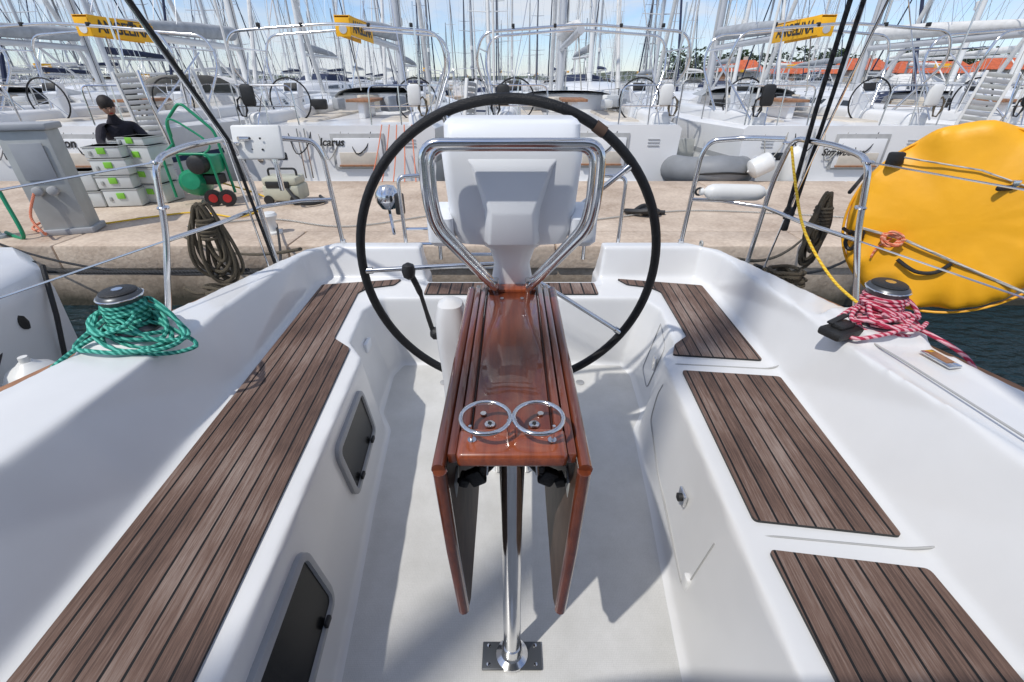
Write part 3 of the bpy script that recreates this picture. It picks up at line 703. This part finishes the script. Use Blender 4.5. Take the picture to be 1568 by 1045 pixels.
b.lathe([(.0,-.26),(.10,-.25),(.15,-.19),(.16,0),(.15,.19),(.10,.25),(.0,.26)],(cx-.08,cy,QZ+.24),'green',20,Euler((R(75),0,R(20))).to_matrix())
b.box((cx+.14,cy,QZ+.48),(.30,.26,.22),'green',.03); b.box((cx+.12,cy-.02,QZ+.30),(.34,.2,.12),'black',.02)
b.lathe([(.11,0),(.11,.12),(.08,.14)],(cx+.14,cy-.13,QZ+.5),'black',18,Euler((R(90),0,0)).to_matrix())
b.tube(fillet([(cx-.28,cy+.1,QZ+.1),(cx-.30,cy+.12,QZ+.95),(cx-.05,cy+.12,QZ+1.18),(cx+.28,cy+.12,QZ+.85),(cx+.33,cy+.1,QZ+.1)],.08,5),.018,'green',10)
b.tube(fillet([(cx-.28,cy-.18,QZ+.1),(cx-.28,cy-.18,QZ+.62),(cx+.30,cy-.18,QZ+.62),(cx+.33,cy-.18,QZ+.1)],.08,5),.016,'green',10)
b.tube([(cx-.28,cy-.18,QZ+.6),(cx-.3,cy+.12,QZ+.7)],.015,'green',8)
for xx in (.22,.40): b.lathe([(.10,-.03),(.10,.03)],(cx+xx,cy-.22,QZ+.10),'black',20,Euler((R(90),0,R(25))).to_matrix()); b.lathe([(.055,-.035),(.05,.04)],(cx+xx,cy-.225,QZ+.10),'red',16,Euler((R(90),0,R(25))).to_matrix())
b.tube(catmull([(cx-.2,cy,QZ+.8),(cx-.1,cy-.1,QZ+1.0),(cx+.1,cy-.1,QZ+.9),(cx+.3,cy-.1,QZ+.7),(cx+.1,cy-.2,QZ+.55)],6),.012,'green',7)
b.build('air_compressor')
b=MB(); cx,cy=-2.98,6.2
b.box((cx,cy,QZ+.14),(.48,.34,.20),'beige',.04); b.box((cx,cy,QZ+.285),(.44,.32,.10),'beige',.03); b.box((cx-.02,cy-.165,QZ+.25),(.30,.03,.08),'black',.01)
b.tube(fillet([(cx-.18,cy,QZ+.30),(cx-.18,cy,QZ+.42),(cx+.18,cy,QZ+.42),(cx+.18,cy,QZ+.30)],.04,4),.014,'black',8)
for xx in (-.17,.17): b.lathe([(.06,-.02),(.06,.02)],(cx+xx,cy-.17,QZ+.06),'black',16,Euler((R(90),0,0)).to_matrix())
b.tube(catmull([(cx+.1,cy-.17,QZ+.2),(cx+.3,cy-.3,QZ+.05),(cx+.5,cy-.1,QZ+.03),(cx+.35,cy+.2,QZ+.03)],6),.022,'black',8)
b.build('dust_extractor')
b=MB(); b.tube(catmull([(1.45,5.5,QZ+.03),(1.6,5.6,QZ+.09),(1.75,5.5,QZ+.05),(1.65,5.4,QZ+.08),(1.5,5.45,QZ+.06),(1.4,5.6,QZ+.03),(1.85,5.55,QZ+.02)],6),.03,'black',7); b.box((1.62,5.5,QZ+.05),(.15,.11,.08),'black',.03,(0,0,.5)); b.build('black_strap_bundle')
b=MB(); b.lathe([(.0,-.075),(.045,-.065),(.07,-.025),(.073,.0),(.07,.03),(.045,.065),(.0,.075)],(-.76,2.85,.77),'ss',20); b.tube([(-.76,2.85,.70),(-.70,2.66,.60)],.010,'ss',8); b.box((-.66,2.72,.76),(.05,.05,.12),'black',.01); b.build('stern_barbecue')
b=MB(); random.seed(31)
b.tube(catmull([(-3.6,5.0,QZ+.010),(-2.8,5.3,QZ+.010),(-1.8,5.0,QZ+.010),(-.6,5.6,QZ+.010),(.6,5.2,QZ+.010),(2.3,5.7,QZ+.010),(4.6,5.2,QZ+.010)],8),.009,'ropeW',6)
b.tube(catmull([(-4.6,5.1,QZ+.012),(-3.9,5.6,QZ+.012),(-3.2,5.4,QZ+.012),(-3.3,6.3,QZ+.012),(-4,6.4,.2)],8),.010,'ropeY',6)
b.build('electric_cable')
# ------------------------------------------------------------------ neighbour to port (stern corner visible)
b=MB()
st=[(2.62,1.25,.50),(2.3,1.62,.53),(1.2,1.80,.55),(-1.5,1.95,.62),(-4,1.6,.75),(-7,.2,.95)]
rings=[]
for y,hb,fb in st:
    half=[(hb-.10,fb+.03),(hb-.02,fb-.02),(hb,fb-.12),(hb*.985,.1),(hb*.93,-.45),(hb*.9,-.72),(hb*.6,-1.0)]
    rings.append([Vector((x-4.12,y,z)) for x,z in half]+[Vector((-x-4.12,y,z)) for x,z in reversed(half)])
b.loft(rings,'hullwhite',True)
b.box((-4.3,-1.0,.75),(2.0,4.5,.35),'hullwhite',.12)
b.tube([(-2.5,2.3,.54),(-2.44,2.18,.30),(-2.52,2.1,-.2)],.012,'black',8); b.tube([(-2.7,2.45,.5),(-2.5,2.0,.35),(-2.36,1.6,.1)],.010,'black',8)
b.lathe([(.05,0),(.05,.012),(.02,.016)],(-2.48,2.05,.34),'black',18,Euler((0,R(90),R(20))).to_matrix())
b.tube([(-4.1,-3.0,.9),(-4.1,-3.0,15)],.09,'alu2',12)
b.build('neighbouring_sailboat')
fender('white_fender',(-2.22,1.75,-.25),(-2.22,1.75,.28),.11)
# ------------------------------------------------------------------ generic sailboats
def sailboat_mesh(detail,canvas='greycanvas',mastmat='alu',bim=True,banner=True,seed=0,hood='greycanvas',hoodscale=1.0):
    random.seed(seed); b=MB()
    st=[(0,1.66,1.40),(2,1.86,1.38),(5,2.0,1.38),(8,1.62,1.42),(10.5,.82,1.50),(12,.04,1.6)]
    rings=[]
    for y,hb,fb in st:
        half=[(hb-.06,fb+.02),(hb,fb-.03),(hb*.985,fb*.55),(hb*.93,.12),(hb*.9,0),(hb*.6,-.35)]
        rings.append([Vector((x,y,z)) for x,z in half]+[Vector((-x,y,z)) for x,z in reversed(half)])
    b.loft(rings,'hullwhite',True)
    for s in (-1,1):
        b.loft([[(s*(hb*.988+.004),y,fb*.60),(s*(hb*.99+.006),y,fb*.66),(s*(hb*.98-.02),y,fb*.66),(s*(hb*.98-.02),y,fb*.60)] for y,hb,fb in st],'antifoul' if seed%2 else 'grey',False)
    cab=[(3.9,1.32,.36),(5.2,1.30,.40),(7.6,1.02,.32),(9.2,.6,.16),(9.7,.45,.02)]
    rr2=[]
    for y,w,h in cab:
        f=interp([(a,c) for a,_,c in st],y)
        half=[(w+.08,f),(w,f+h*.75),(w*.85,f+h),(0,f+h*1.12)]
        rr2.append([Vector((x,y,z)) for x,z in half]+[Vector((-x,y,z)) for x,z in reversed(half[:-1])])
    b.loft(rr2,'hullwhite',True)
    for s in (-1,1):
        for (ya,yb) in ((4.4,5.8),(6.0,7.3)):
            def cp(y,t,o=.012):
                w=interp([(a,c) for a,c,_ in cab],y); h=interp([(a,c) for a,_,c in cab],y); f=interp([(a,c) for a,_,c in st],y)
                return Vector((s*(w+.08-.08*t+o),y,f+h*.75*t))
            b.quad(cp(ya,.3),cp(yb,.35),cp(yb-.15,.8),cp(ya+.05,.85),'window')
    for s in (-1,1):
        b.box((s*1.36,2.1,1.47),(.36,3.7,.26),'hullwhite',.08 if detail else .05,None,3 if detail else 1)
        b.box((s*.85,2.3,1.36),(.55,3.0,.16),'cream',.03,None,1)
    b.box((0,4.0,1.45),(2.0,.12,.7),'hullwhite',.04,None,1); b.box((0,3.93,1.52),(.6,.02,.5),'window')
    b.box((.35,-.012,1.02),(.90,.02,.56),'seam',.004); b.box((.35,-.030,1.0),(.80,.03,.46),'hullwhite',.01); b.box((.35,-.045,.90),(.66,.02,.22),'cream',.006); b.box((.35,-.06,.80),(.70,.05,.03),'toerail',.006)
    b.box((.2,-.10,.48),(1.7,.22,.08),'hullwhite',.02)
    for s in (-1,1):
        for k in range(3): b.box((s*1.22,-.008,1.20-.05*k),(.20,.012,.012),'grey')
    b.tube([(-.5,-.03,1.38),(-.5,-.06,.6)],.012,'ss',6); b.tube([(-.62,-.03,1.38),(-.62,-.06,.6)],.012,'ss',6)
    H=16.0; my=6.4
    b.tube([(0,my,1.3),(0,my,H)],[.11,.09],mastmat,10)
    for z,w in ((6.2,1.25),(10.6,.95)):
        for s in (-1,1): b.tube([(0,my,z),(s*w,my-.35,z+.08)],[.035,.02],mastmat,6)
    b.lathe([(.16,0),(.16,.3),(.1,.34)],(0,my-.2,4.6),'fender',10)
    for s in (-1,1):
        b.tube([(s*1.55,my-.3,1.3),(s*1.25,my-.35,6.28),(s*.95,my-.33,10.68),(0,my,15.6)],.009,'ss',4)
        b.tube([(s*1.5,my-.5,1.3),(0,my,6.1)],.008,'ss',4)
        b.tube([(s*.25,1.9,3.05),(.02*s,my,9)],.006,'ss',4); b.tube([(s*.25,3.6,3.1),(.02*s,my,9)],.006,'ss',4)
        b.tube([(s*1.3,0.1,1.4),(s*.1,3.2,8.0),(0,my,H)],.010,'ss',4)
    b.tube([(0,11.8,1.6),(0,my+.1,15.2)],[.08,.04],'whitecanvas' if seed%3 else 'bluecanvas',8)
    for k,dx in enumerate((.12,-.13,.16)): b.tube([(dx,my-.12,1.5),(dx*.4,my-.1,15.5)],.008,'ropeW' if k else 'ropeB',4)
    bz=2.85
    b.tube([(0,my-.1,bz-.05),(0,1.35,bz)],.07,mastmat,10)
    b.tube([(0,my-.25,bz+.26),(0,4.5,bz+.22),(0,2.2,bz+.13),(0,1.5,bz+.06)],[.16,.15,.10,.05],canvas,10)
    b.tube([(0,1.8,bz-.05),(.1,1.6,1.9)],.012,'ropeW',5); b.tube([(0,4.9,bz-.1),(0,6.2,1.75)],.03,mastmat,6)
    if banner:
        for s in (-1,1):
            b.box((s*.128,2.17,bz+.04),(.012,1.60,.30),'yellow',.004,(R(-1.5),0,0))
        b.box((0,1.365,bz+.03),(.25,.012,.28),'yellow',.004); b.box((0,2.17,bz+.20),(.25,1.6,.012),'yellow',.004)
    if hoodscale>0:
        rg=[]
        for y,h in ((3.7,.72),(4.3,.70),(5.0,.34),(5.15,.22)):
            rg.append([Vector((1.12*math.copysign(abs(math.cos(math.pi*k/10))**.6,math.cos(math.pi*k/10)),y,1.6+h*hoodscale*abs(math.sin(math.pi*k/10))**.6)) for k in range(11)])
        b.loft(rg,hood,True,False,False)
    sg=10 if detail else 5
    if bim:
        br=.024 if detail else .02
        for y,w,h,l in ((.75,1.86,2.83,1.2),(2.1,1.80,2.86,1.7)):
            b.tube(fillet([(-1.5,l,1.5),(-w,y,2.35),(-w*.93,y,h-.06),(0,y,h+.05),(w*.93,y,h-.06),(w,y,2.35),(1.5,l,1.5)],.28,5 if detail else 3),br,'ss',sg)
        for s in (-1,1): b.tube([(s*1.80,.75,2.55),(s*1.75,2.1,2.55)],.014,'ss',6); b.tube([(s*1.5,.2,1.5),(s*1.83,1.5,2.5)],.014,'ss',6)
        if detail:
            for xx in (-1.2,-.5,.6,1.3): b.box((xx,.75,2.86),(.05,.07,.06),'black',.01)
    for s in (-1,1):
        ys=[.15,1.7,3.6,5.5,7.4,9.3,11.0]
        pr=[]
        for y in ys:
            hb=interp([(a,c) for a,c,_ in st],y)-.07; f=interp([(a,c) for a,_,c in st],y); pr.append((s*hb,y,f))
            b.tube([(s*hb,y,f),(s*hb,y,f+.62)],.0125,'ss',6)
        b.tube([(p[0],p[1],p[2]+.62) for p in pr],.006,'ss',4); b.tube([(p[0],p[1],p[2]+.32) for p in pr],.005,'ss',4)
        b.tube(fillet([(s*1.58,1.7,1.98),(s*1.58,.12,2.0),(s*.62,.08,2.0),(s*.60,.08,1.38)],.12,4),.0135,'ss',6)
        b.tube([(s*1.58,.12,1.70),(s*.60,.08,1.70)],.0105,'ss',6); b.tube([(s*1.1,.08,1.38),(s*1.1,.1,2.0)],.0115,'ss',6)
        if detail:
            c=Vector((s*1.18,1.35,1.74)); b.torus(c,.37,.014,'leather','y',36,8)
            for a in range(0,360,60):
                d=Vector((math.cos(R(a+15)),0,math.sin(R(a+15)))); b.tube([c,c+d*.36],.006,'ss',6)
            b.loft([rr(.12,.12,1.62,1.4),rr(.10,.10,1.58,1.7),rr(.15,.12,1.55,1.85),rr(.16,.08,1.58,2.02)],'plastic',True)
            for i in range(len(b.v)-96,len(b.v)): b.v[i].x+=s*1.18
            b.box((s*1.18,1.47,1.96),(.24,.02,.14),'black',.01,(R(-20),0,0))
            b.box((s*1.35,.12,1.86),(.22,.10,.32),'black' if s*(1 if seed%2 else -1)>0 else 'fender',.05)
            pts=[c+Vector((s*.3+.07*math.sin(a*.9)*(1+.2*math.sin(a*3.1)),-1.25,-.05+.15*math.cos(a*.9))) for a in range(50)]
            b.tube(pts,.010,'ropeK' if s>0 else 'ropeB',5)
        for fy in (3,6.2):
            hb=interp([(a,c) for a,c,_ in st],fy)
            p=Vector((s*(hb+.10),fy,.35)); b.tube([p,p+Vector((0,0,.06)),p+Vector((0,0,.15)),p+Vector((0,0,.55)),p+Vector((0,0,.62)),p+Vector((0,0,.68))],[.03,.08,.11,.11,.08,.03],'fender' if seed%2 else 'antifoul',10)
            b.tube([p+Vector((0,0,.68)),(s*(hb-.06),fy,1.5)],.006,'ropeB',4)
    if detail:
        b.tube([(1.45,.1,2.0),(1.45,.1,3.1)],.015,'ss',6); b.tube([(-1.5,.15,1.4),(-1.5,.15,3.4)],.02,'fender',8); b.lathe([(.14,0),(.15,.06),(.08,.12),(0,.13)],(-1.5,.15,3.4),'fender',12)
        b.box((0,2.2,1.72),(.5,1.1,.05),'toerail',.01); b.box((0,2.2,1.55),(.12,.9,.3),'hullwhite',.02)
        for k in range(4):
            b.tube(catmull([(-1.3+.5*k,.02,1.36),(-1.2+.5*k,-.06,.9+.1*(k%2)),(-1.0+.5*k,-.05,1.1),(-.9+.5*k,.02,1.37)],4),.010,'ropeB' if k%2 else 'ropeW',5)
        b.box((-1.0,.0,.95),(.22,.03,.12),'window',.02); b.lathe([(.05,0),(.05,.02),(.03,.025)],(-1.35,-.0,.9),'ss',12,Euler((R(90),0,0)).to_matrix())
        for k in range(7):
            xx=random.uniform(-1.2,1.2); yy=random.uniform(2.6,3.8)
            b.box((xx,yy,1.62),(random.uniform(.15,.5),random.uniform(.15,.4),random.uniform(.1,.35)),random.choice(['antifoul','tancanvas','greycanvas','fender','black','cream']),.03,(0,0,random.uniform(0,1)))
    o=b.build('sailboat'); me=o.data; bpy.data.objects.remove(o); return me
Mdet=[sailboat_mesh(True,'greycanvas','alu2',True,True,1,'whitecanvas',.8),sailboat_mesh(True,'greycanvas','alu',True,True,2,'greycanvas',.45),sailboat_mesh(True,'whitecanvas','alu',True,False,8,'bluecanvas',.35)]
Mfar=[sailboat_mesh(False,'greycanvas','alu',True,False,3,'greycanvas',.6),sailboat_mesh(False,'whitecanvas','alu2',False,False,4,'whitecanvas',.8),
      sailboat_mesh(False,'whitecanvas','alu3',True,True,6,'whitecanvas',0),sailboat_mesh(False,'greycanvas','alu2',False,False,5,'bluecanvas',.7),sailboat_mesh(False,'bluecanvas','alu',False,False,9,'tancanvas',.6)]
def boat(me,x,y,rot=0,sc=1.0,tilt=0):
    o=bpy.data.objects.new('sailboat',me); scene.collection.objects.link(o); o.location=(x,y,-.7); o.rotation_euler=(0,tilt,rot); o.scale=(sc,sc,sc); return o
row1={-15.8:2,-11.7:1,-7.5:0,-2.95:1,1.2:2,5.5:1,9.8:2,14.0:0,18.3:2}
names={-2.95:('Icarus',-.08,1.17,.17),1.2:('La Source',-.12,1.08,.22),5.5:('Strawberry',.05,1.02,.15),-7.5:('Orion',0,1.16,.2),9.8:('Mistral',0,1.1,.2)}
for x,k in row1.items():
    o=boat(Mdet[k],x,8.35+.12*math.sin(x),R(random.uniform(-1.5,1.5)))
    if x in names:
        n_,tx,tz,ts=names[x]
        text_mesh('boat_name',n_,ts,'black',Matrix.Translation((tx,-.055,tz))@Euler((R(90),0,0)).to_matrix().to_4x4(),o,.3,.004)
    if k!=2:
        for s in (-1,1):
            text_mesh('banner_text','ANGELINA',.27,'black',Matrix.Translation((s*.138,2.17,2.89))@Euler((R(90),0,R(90*s))).to_matrix().to_4x4(),o,0,.006)
random.seed(77)
for (y,rot,spc,lo,hi) in ((33.5,180,4.6,-42,40),(52,0,4.8,-64,46),(79,180,5.0,-92,46),(100,0,5.4,-118,34),(125,180,6.0,-145,34)):
    x=lo+random.uniform(0,3)
    while x<hi:
        if random.random()<.93:
            boat(random.choice(Mfar),x,y+random.uniform(-.8,.8),R(rot+random.uniform(-2.5,2.5)),random.uniform(.78,1.12),R(random.uniform(-1,1)))
        x+=spc*random.uniform(.85,1.15)
b=MB(); b.box((0,50,-.35),(150,2.6,.5),'conc'); b.box((-60,98,-.35),(190,2.6,.5),'conc'); b.build('floating_pier')
def gangway(name,x,y,z,h,w,rot):
    b=MB(); b.X=Matrix.Translation((x,y,z))@Euler(rot).to_matrix().to_4x4()
    for s in (-1,1): b.box((s*w/2,0,h/2),(.04,.05,h),'fender',.008)
    n=int(h/.075)
    for i in range(n): b.box((0,0,.05+i*.075),(w-.05,.025,.055),'grey' if i%2 else 'lightgrey',.004)
    b.tube([(w/2+.03,-.03,.1),(w/2+.12,-.25,h*.6),(w/2+.03,-.03,h)],.01,'ss',6)
    return b.build(name)
gangway('gangway',-5.85,8.15,.35,1.15,.36,(R(4),R(-3),.1)); gangway('gangway',-4.75,8.2,.3,1.25,.34,(R(8),R(-9),-.9)); gangway('gangway',-.75,8.2,.3,1.1,.34,(R(5),R(4),1.2)); gangway('gangway',7.3,8.1,.2,1.3,.34,(R(5),R(6),-.6))
b=MB()
pts=catmull([(2.75,10.2,.05),(2.75,9.0,.02),(2.95,8.1,.04),(3.40,7.80,.10),(3.85,8.1,.04),(4.05,9.0,.02),(4.05,10.2,.05)],6)
b.tube(pts,.23,'dinghy',18); b.box((3.4,9.1,-.08),(1.0,2.2,.1),'lightgrey',.03); b.box((3.4,10.0,.15),(.9,.06,.4),'lightgrey',.02)
b.tube([p+(p-Vector((3.4,9.2,p.z))).normalized()*.235 for p in pts],.018,'black',6)
b.build('inflatable_dinghy')
fender('round_fender',(3.75,7.6,.12),(4.10,7.6,.30),.15)
fender('white_fender',(4.6,7.9,-.2),(4.6,7.9,.45),.15)
b=MB()
for k in range(5): b.tube(catline((-2.1+.12*k,8.1,.75),(-2.25+.18*k,7.55,-.03),.05,6),.010,'ropeO',6)
b.build('rope_ladder')
# ------------------------------------------------------------------ person
man=empty('crouching_man',(-5.50,6.98,QZ))
def skin_obj(name,verts,edges,mat,parent,root=0,sub=2):
    me=bpy.data.meshes.new(name); me.from_pydata([v[:3] for v in verts],edges,[]); o=bpy.data.objects.new(name,me); scene.collection.objects.link(o)
    o.modifiers.new('skin','SKIN')
    sv=me.skin_vertices[0].data
    for i,v in enumerate(verts): sv[i].radius=(v[3],v[4] if len(v)>4 else v[3]); sv[i].use_root=(i==root)
    s=o.modifiers.new('sub','SUBSURF'); s.levels=sub; s.render_levels=sub
    o.parent=parent; me.materials.append(M[mat]); 
    return o
try:
    dz=-.22
    V=[(0,.0,.62,.15,.12),(.05,-.02,.80,.14,.11),(.10,-.05,1.00,.17,.12),(.15,-.08,1.12,.12,.09),(.19,-.10,1.19,.055),(.215,-.12,1.25,.05),
       (.10,-.25,1.07,.065),(.22,-.38,.90,.05),(.42,-.34,.80,.036),
       (.20,.12,1.07,.065),(.36,.16,.88,.05),(.50,.02,.80,.036)]
    V=[(v[0],v[1],v[2]+dz,*v[3:]) for v in V]
    E=[(0,1),(1,2),(2,3),(3,4),(4,5),(2,6),(6,7),(7,8),(2,9),(9,10),(10,11)]
    skin_obj('torso_and_arms',V,E,'cloth',man)
    V=[(0,0,.38,.14,.12),(.05,-.11,.37,.10),(.40,-.16,.50,.075),(.30,-.16,.10,.05),(.46,-.18,.05,.045),(.05,.11,.37,.10),(.40,.14,.50,.075),(.32,.14,.10,.05),(.48,.14,.05,.045)]
    E=[(0,1),(1,2),(2,3),(3,4),(0,5),(5,6),(6,7),(7,8)]
    skin_obj('legs',V,E,'jeans',man)
    b=MB(); hc=Vector((.235,-.14,1.33+dz)); hr=Euler((R(10),R(25),R(-20))).to_matrix()
    def ell(c,r,m,n=16,k=10):
        prof=[(math.sin(math.pi*i/k),-math.cos(math.pi*i/k)) for i in range(k+1)]
        rg=[]
        for a,z in prof: rg.append([hr@Vector((a*math.cos(2*math.pi*j/n)*r[0],a*math.sin(2*math.pi*j/n)*r[1],z*r[2]))+hr@(Vector(c))+hc for j in range(n)])
        b.loft(rg,m,True)
    ell((0,0,0),(.095,.078,.115),'skin'); ell((.098,0,-.01),(.018,.013,.02),'skin'); ell((.0,.08,0),(.02,.01,.03),'skin'); ell((.0,-.08,0),(.02,.01,.03),'skin')
    ell((.088,.03,.02),(.01,.012,.008),'hair'); ell((.088,-.03,.02),(.01,.012,.008),'hair'); ell((.088,0,-.05),(.008,.024,.006),'red')
    ell((-.012,0,.035),(.104,.090,.10),'hair'); ell((-.05,0,-.02),(.06,.080,.07),'hair')
    b.build('head',man)
    for hx,hy in ((.44,-.335),(.52,.0)):
        b=MB(); c=Vector((hx,hy,.785+dz))
        b.box(c+Vector((.04,0,0)),(.085,.075,.03),'skin',.012,(0,.3,0))
        for i,l in enumerate((.06,.072,.068,.052)):
            y=-.03+.02*i; b.tube(catmull([c+Vector((.07,y,-.005)),c+Vector((.07+l*.55,y,-.02)),c+Vector((.07+l*.8,y,-.05))],4),[.010]*4+[.009]*4+[.007],'skin',7)
        b.tube([c+Vector((.02,.035,-.005)),c+Vector((.05,.06,-.02)),c+Vector((.075,.062,-.035))],[.012,.011,.008],'skin',7)
        b.build('hand',man)
    man.rotation_euler=(0,0,R(-25))
except Exception as ex: print('person fail',ex)
stack('tool_case_stack',-5.55,6.98,[.25],.42,.36,.2)
# ------------------------------------------------------------------ far shore
b=MB(); random.seed(5)
rg=[]
for i in range(61):
    x=-500+1000*i/60; h=1.0+ (2.5+1.0*math.sin(i*.5) if x>30 else 1.0+.5*math.sin(i*.9))
    y=92 if x>30 else 200
    rg.append([Vector((x,y,-1)),Vector((x,y+1,.4)),Vector((x,y+60,h)),Vector((x,y+220,-1))])
b.loft(rg,'hill',True); b.build('far_shore')
b=MB(); random.seed(8)
def clumptree(x,y,z,h,w,n=80):
    b.tube([(x,y,z),(x+random.uniform(-.3,.3),y,z+h*.7)],[.25,.1],'trunk',5)
    for k in range(n):
        a=random.uniform(0,6.28); r=w*math.sqrt(random.random()); zz=z+h*(.22+.78*random.random()**.8); r*=1-.5*abs((zz-z)/h-.6)
        c=Vector((x+r*math.cos(a),y+r*math.sin(a),zz)); s=random.uniform(.25,.5)
        vs=[c+Vector((random.uniform(-1,1),random.uniform(-1,1),random.uniform(-.7,.7)))*s*1.3 for _ in range(5)]
        b.add(vs,[[0,1,2],[2,3,4],[0,2,4],[1,3,0],[1,4,2]],'leaf')
x=36
while x<165:
    clumptree(x,118+random.uniform(-5,14),.8,random.uniform(4.0,6.6),random.uniform(2.0,3.2)); x+=random.uniform(1.0,2.0)
x=-240
while x<40:
    if random.random()<.35: clumptree(x,235+random.uniform(-12,20),.0,random.uniform(2.2,3.8),random.uniform(2.5,4),45); 
    x+=random.uniform(3,6)
b.build('distant_tree_line')
def house(x,y,w,d,h,rh,rot=0):
    b=MB()
    b.box((0,0,h/2),(w,d,h),'wall')
    e=.5
    A=[(-w/2-e,-d/2-e,h),(w/2+e,-d/2-e,h),(w/2+e,d/2+e,h),(-w/2-e,d/2+e,h)]; t=[(-w/2+d*.2,0,h+rh),(w/2-d*.2,0,h+rh)]
    b.add(A+t,[[0,1,5,4],[1,2,5],[2,3,4,5],[3,0,4],[3,2,1,0]],'roof')
    k=int(w/2.5)
    for i in range(k): 
        b.box((-w/2+(i+.5)*w/k,-d/2-.03,h*.5),(1.0,.08,h*.42),'window'); b.box((-w/2+(i+.5)*w/k,-d/2-.05,h*.27),(1.2,.12,.1),'wall')
    b.box((-w/2+w*.25,-d/2-.04,1.0),(1.0,.08,2.0),'toerail'); b.box((w*.2,d*.1,h+rh*.9),(.7,.7,1.4),'wall')
    o=b.build('red_roof_house'); o.location=(x,y,.2); o.rotation_euler=(0,0,rot); return o
for x,y,w,h in ((41,98,9,2.2),(53,97,10,1.9),(65,99,8,2.5),(77,98,13,2.0),(91,99,9,2.6),(104,98,11,2.2)): house(x,y,w,6,h,1.9,random.uniform(-.3,.3))
# ------------------------------------------------------------------ light, sky, camera
sv=Vector((-.42,-.40,.82)).normalized()
sun=bpy.data.lights.new('sun','SUN'); sun.energy=3.0; sun.angle=R(.9); sun.color=(1,.965,.91)
so=bpy.data.objects.new('sun',sun); scene.collection.objects.link(so); so.rotation_euler=sv.to_track_quat('Z','Y').to_euler(); so.location=(-5,-5,12)
w=bpy.data.worlds.new('World'); scene.world=w; w.use_nodes=True; nt=w.node_tree
for n in list(nt.nodes): nt.nodes.remove(n)
out=nt.nodes.new('ShaderNodeOutputWorld'); bg=nt.nodes.new('ShaderNodeBackground'); sky=nt.nodes.new('ShaderNodeTexSky')
sky.sky_type='NISHITA'; sky.sun_disc=False; sky.sun_elevation=math.asin(sv.z); sky.sun_rotation=math.atan2(sv.x,sv.y); sky.air_density=1.0; sky.dust_density=.1; sky.ozone_density=2.5
tint=nt.nodes.new('ShaderNodeMixRGB'); tint.blend_type='MULTIPLY'; tint.inputs[0].default_value=1; tint.inputs[2].default_value=(.80,.90,1.12,1); L(nt,sky.outputs[0],tint.inputs[1])
tc=nt.nodes.new('ShaderNodeTexCoord'); mp=nt.nodes.new('ShaderNodeMapping'); mp.inputs['Scale'].default_value=(1.5,1.5,6); L(nt,tc.outputs['Generated'],mp.inputs[0])
n=nt.nodes.new('ShaderNodeTexNoise'); n.inputs['Scale'].default_value=2.0; n.inputs['Detail'].default_value=6; n.inputs['Roughness'].default_value=.6; n.inputs['Distortion'].default_value=.5; L(nt,mp.outputs[0],n.inputs['Vector'])
r=nt.nodes.new('ShaderNodeValToRGB'); r.color_ramp.elements[0].position=.40; r.color_ramp.elements[0].color=(.08,.08,.08,1); r.color_ramp.elements[1].position=.64; r.color_ramp.elements[1].color=(.9,.9,.9,1)
L(nt,n.outputs['Fac'],r.inputs['Fac'])
mx=nt.nodes.new('ShaderNodeMixRGB'); L(nt,r.outputs[0],mx.inputs[0]); L(nt,tint.outputs[0],mx.inputs[1]); mx.inputs[2].default_value=(5.9,6.15,6.55,1)
L(nt,mx.outputs[0],bg.inputs['Color']); bg.inputs['Strength'].default_value=.13; L(nt,bg.outputs[0],out.inputs[0])
cam=bpy.data.cameras.new('camera'); co=bpy.data.objects.new('camera',cam); scene.collection.objects.link(co)
co.location=(0,0,1.4); co.rotation_euler=(R(60),0,0); cam.lens=16; cam.sensor_width=36; cam.clip_start=.02; cam.clip_end=3000
scene.camera=co
scene.view_settings.view_transform='Standard'; scene.view_settings.look='None'; scene.view_settings.exposure=0
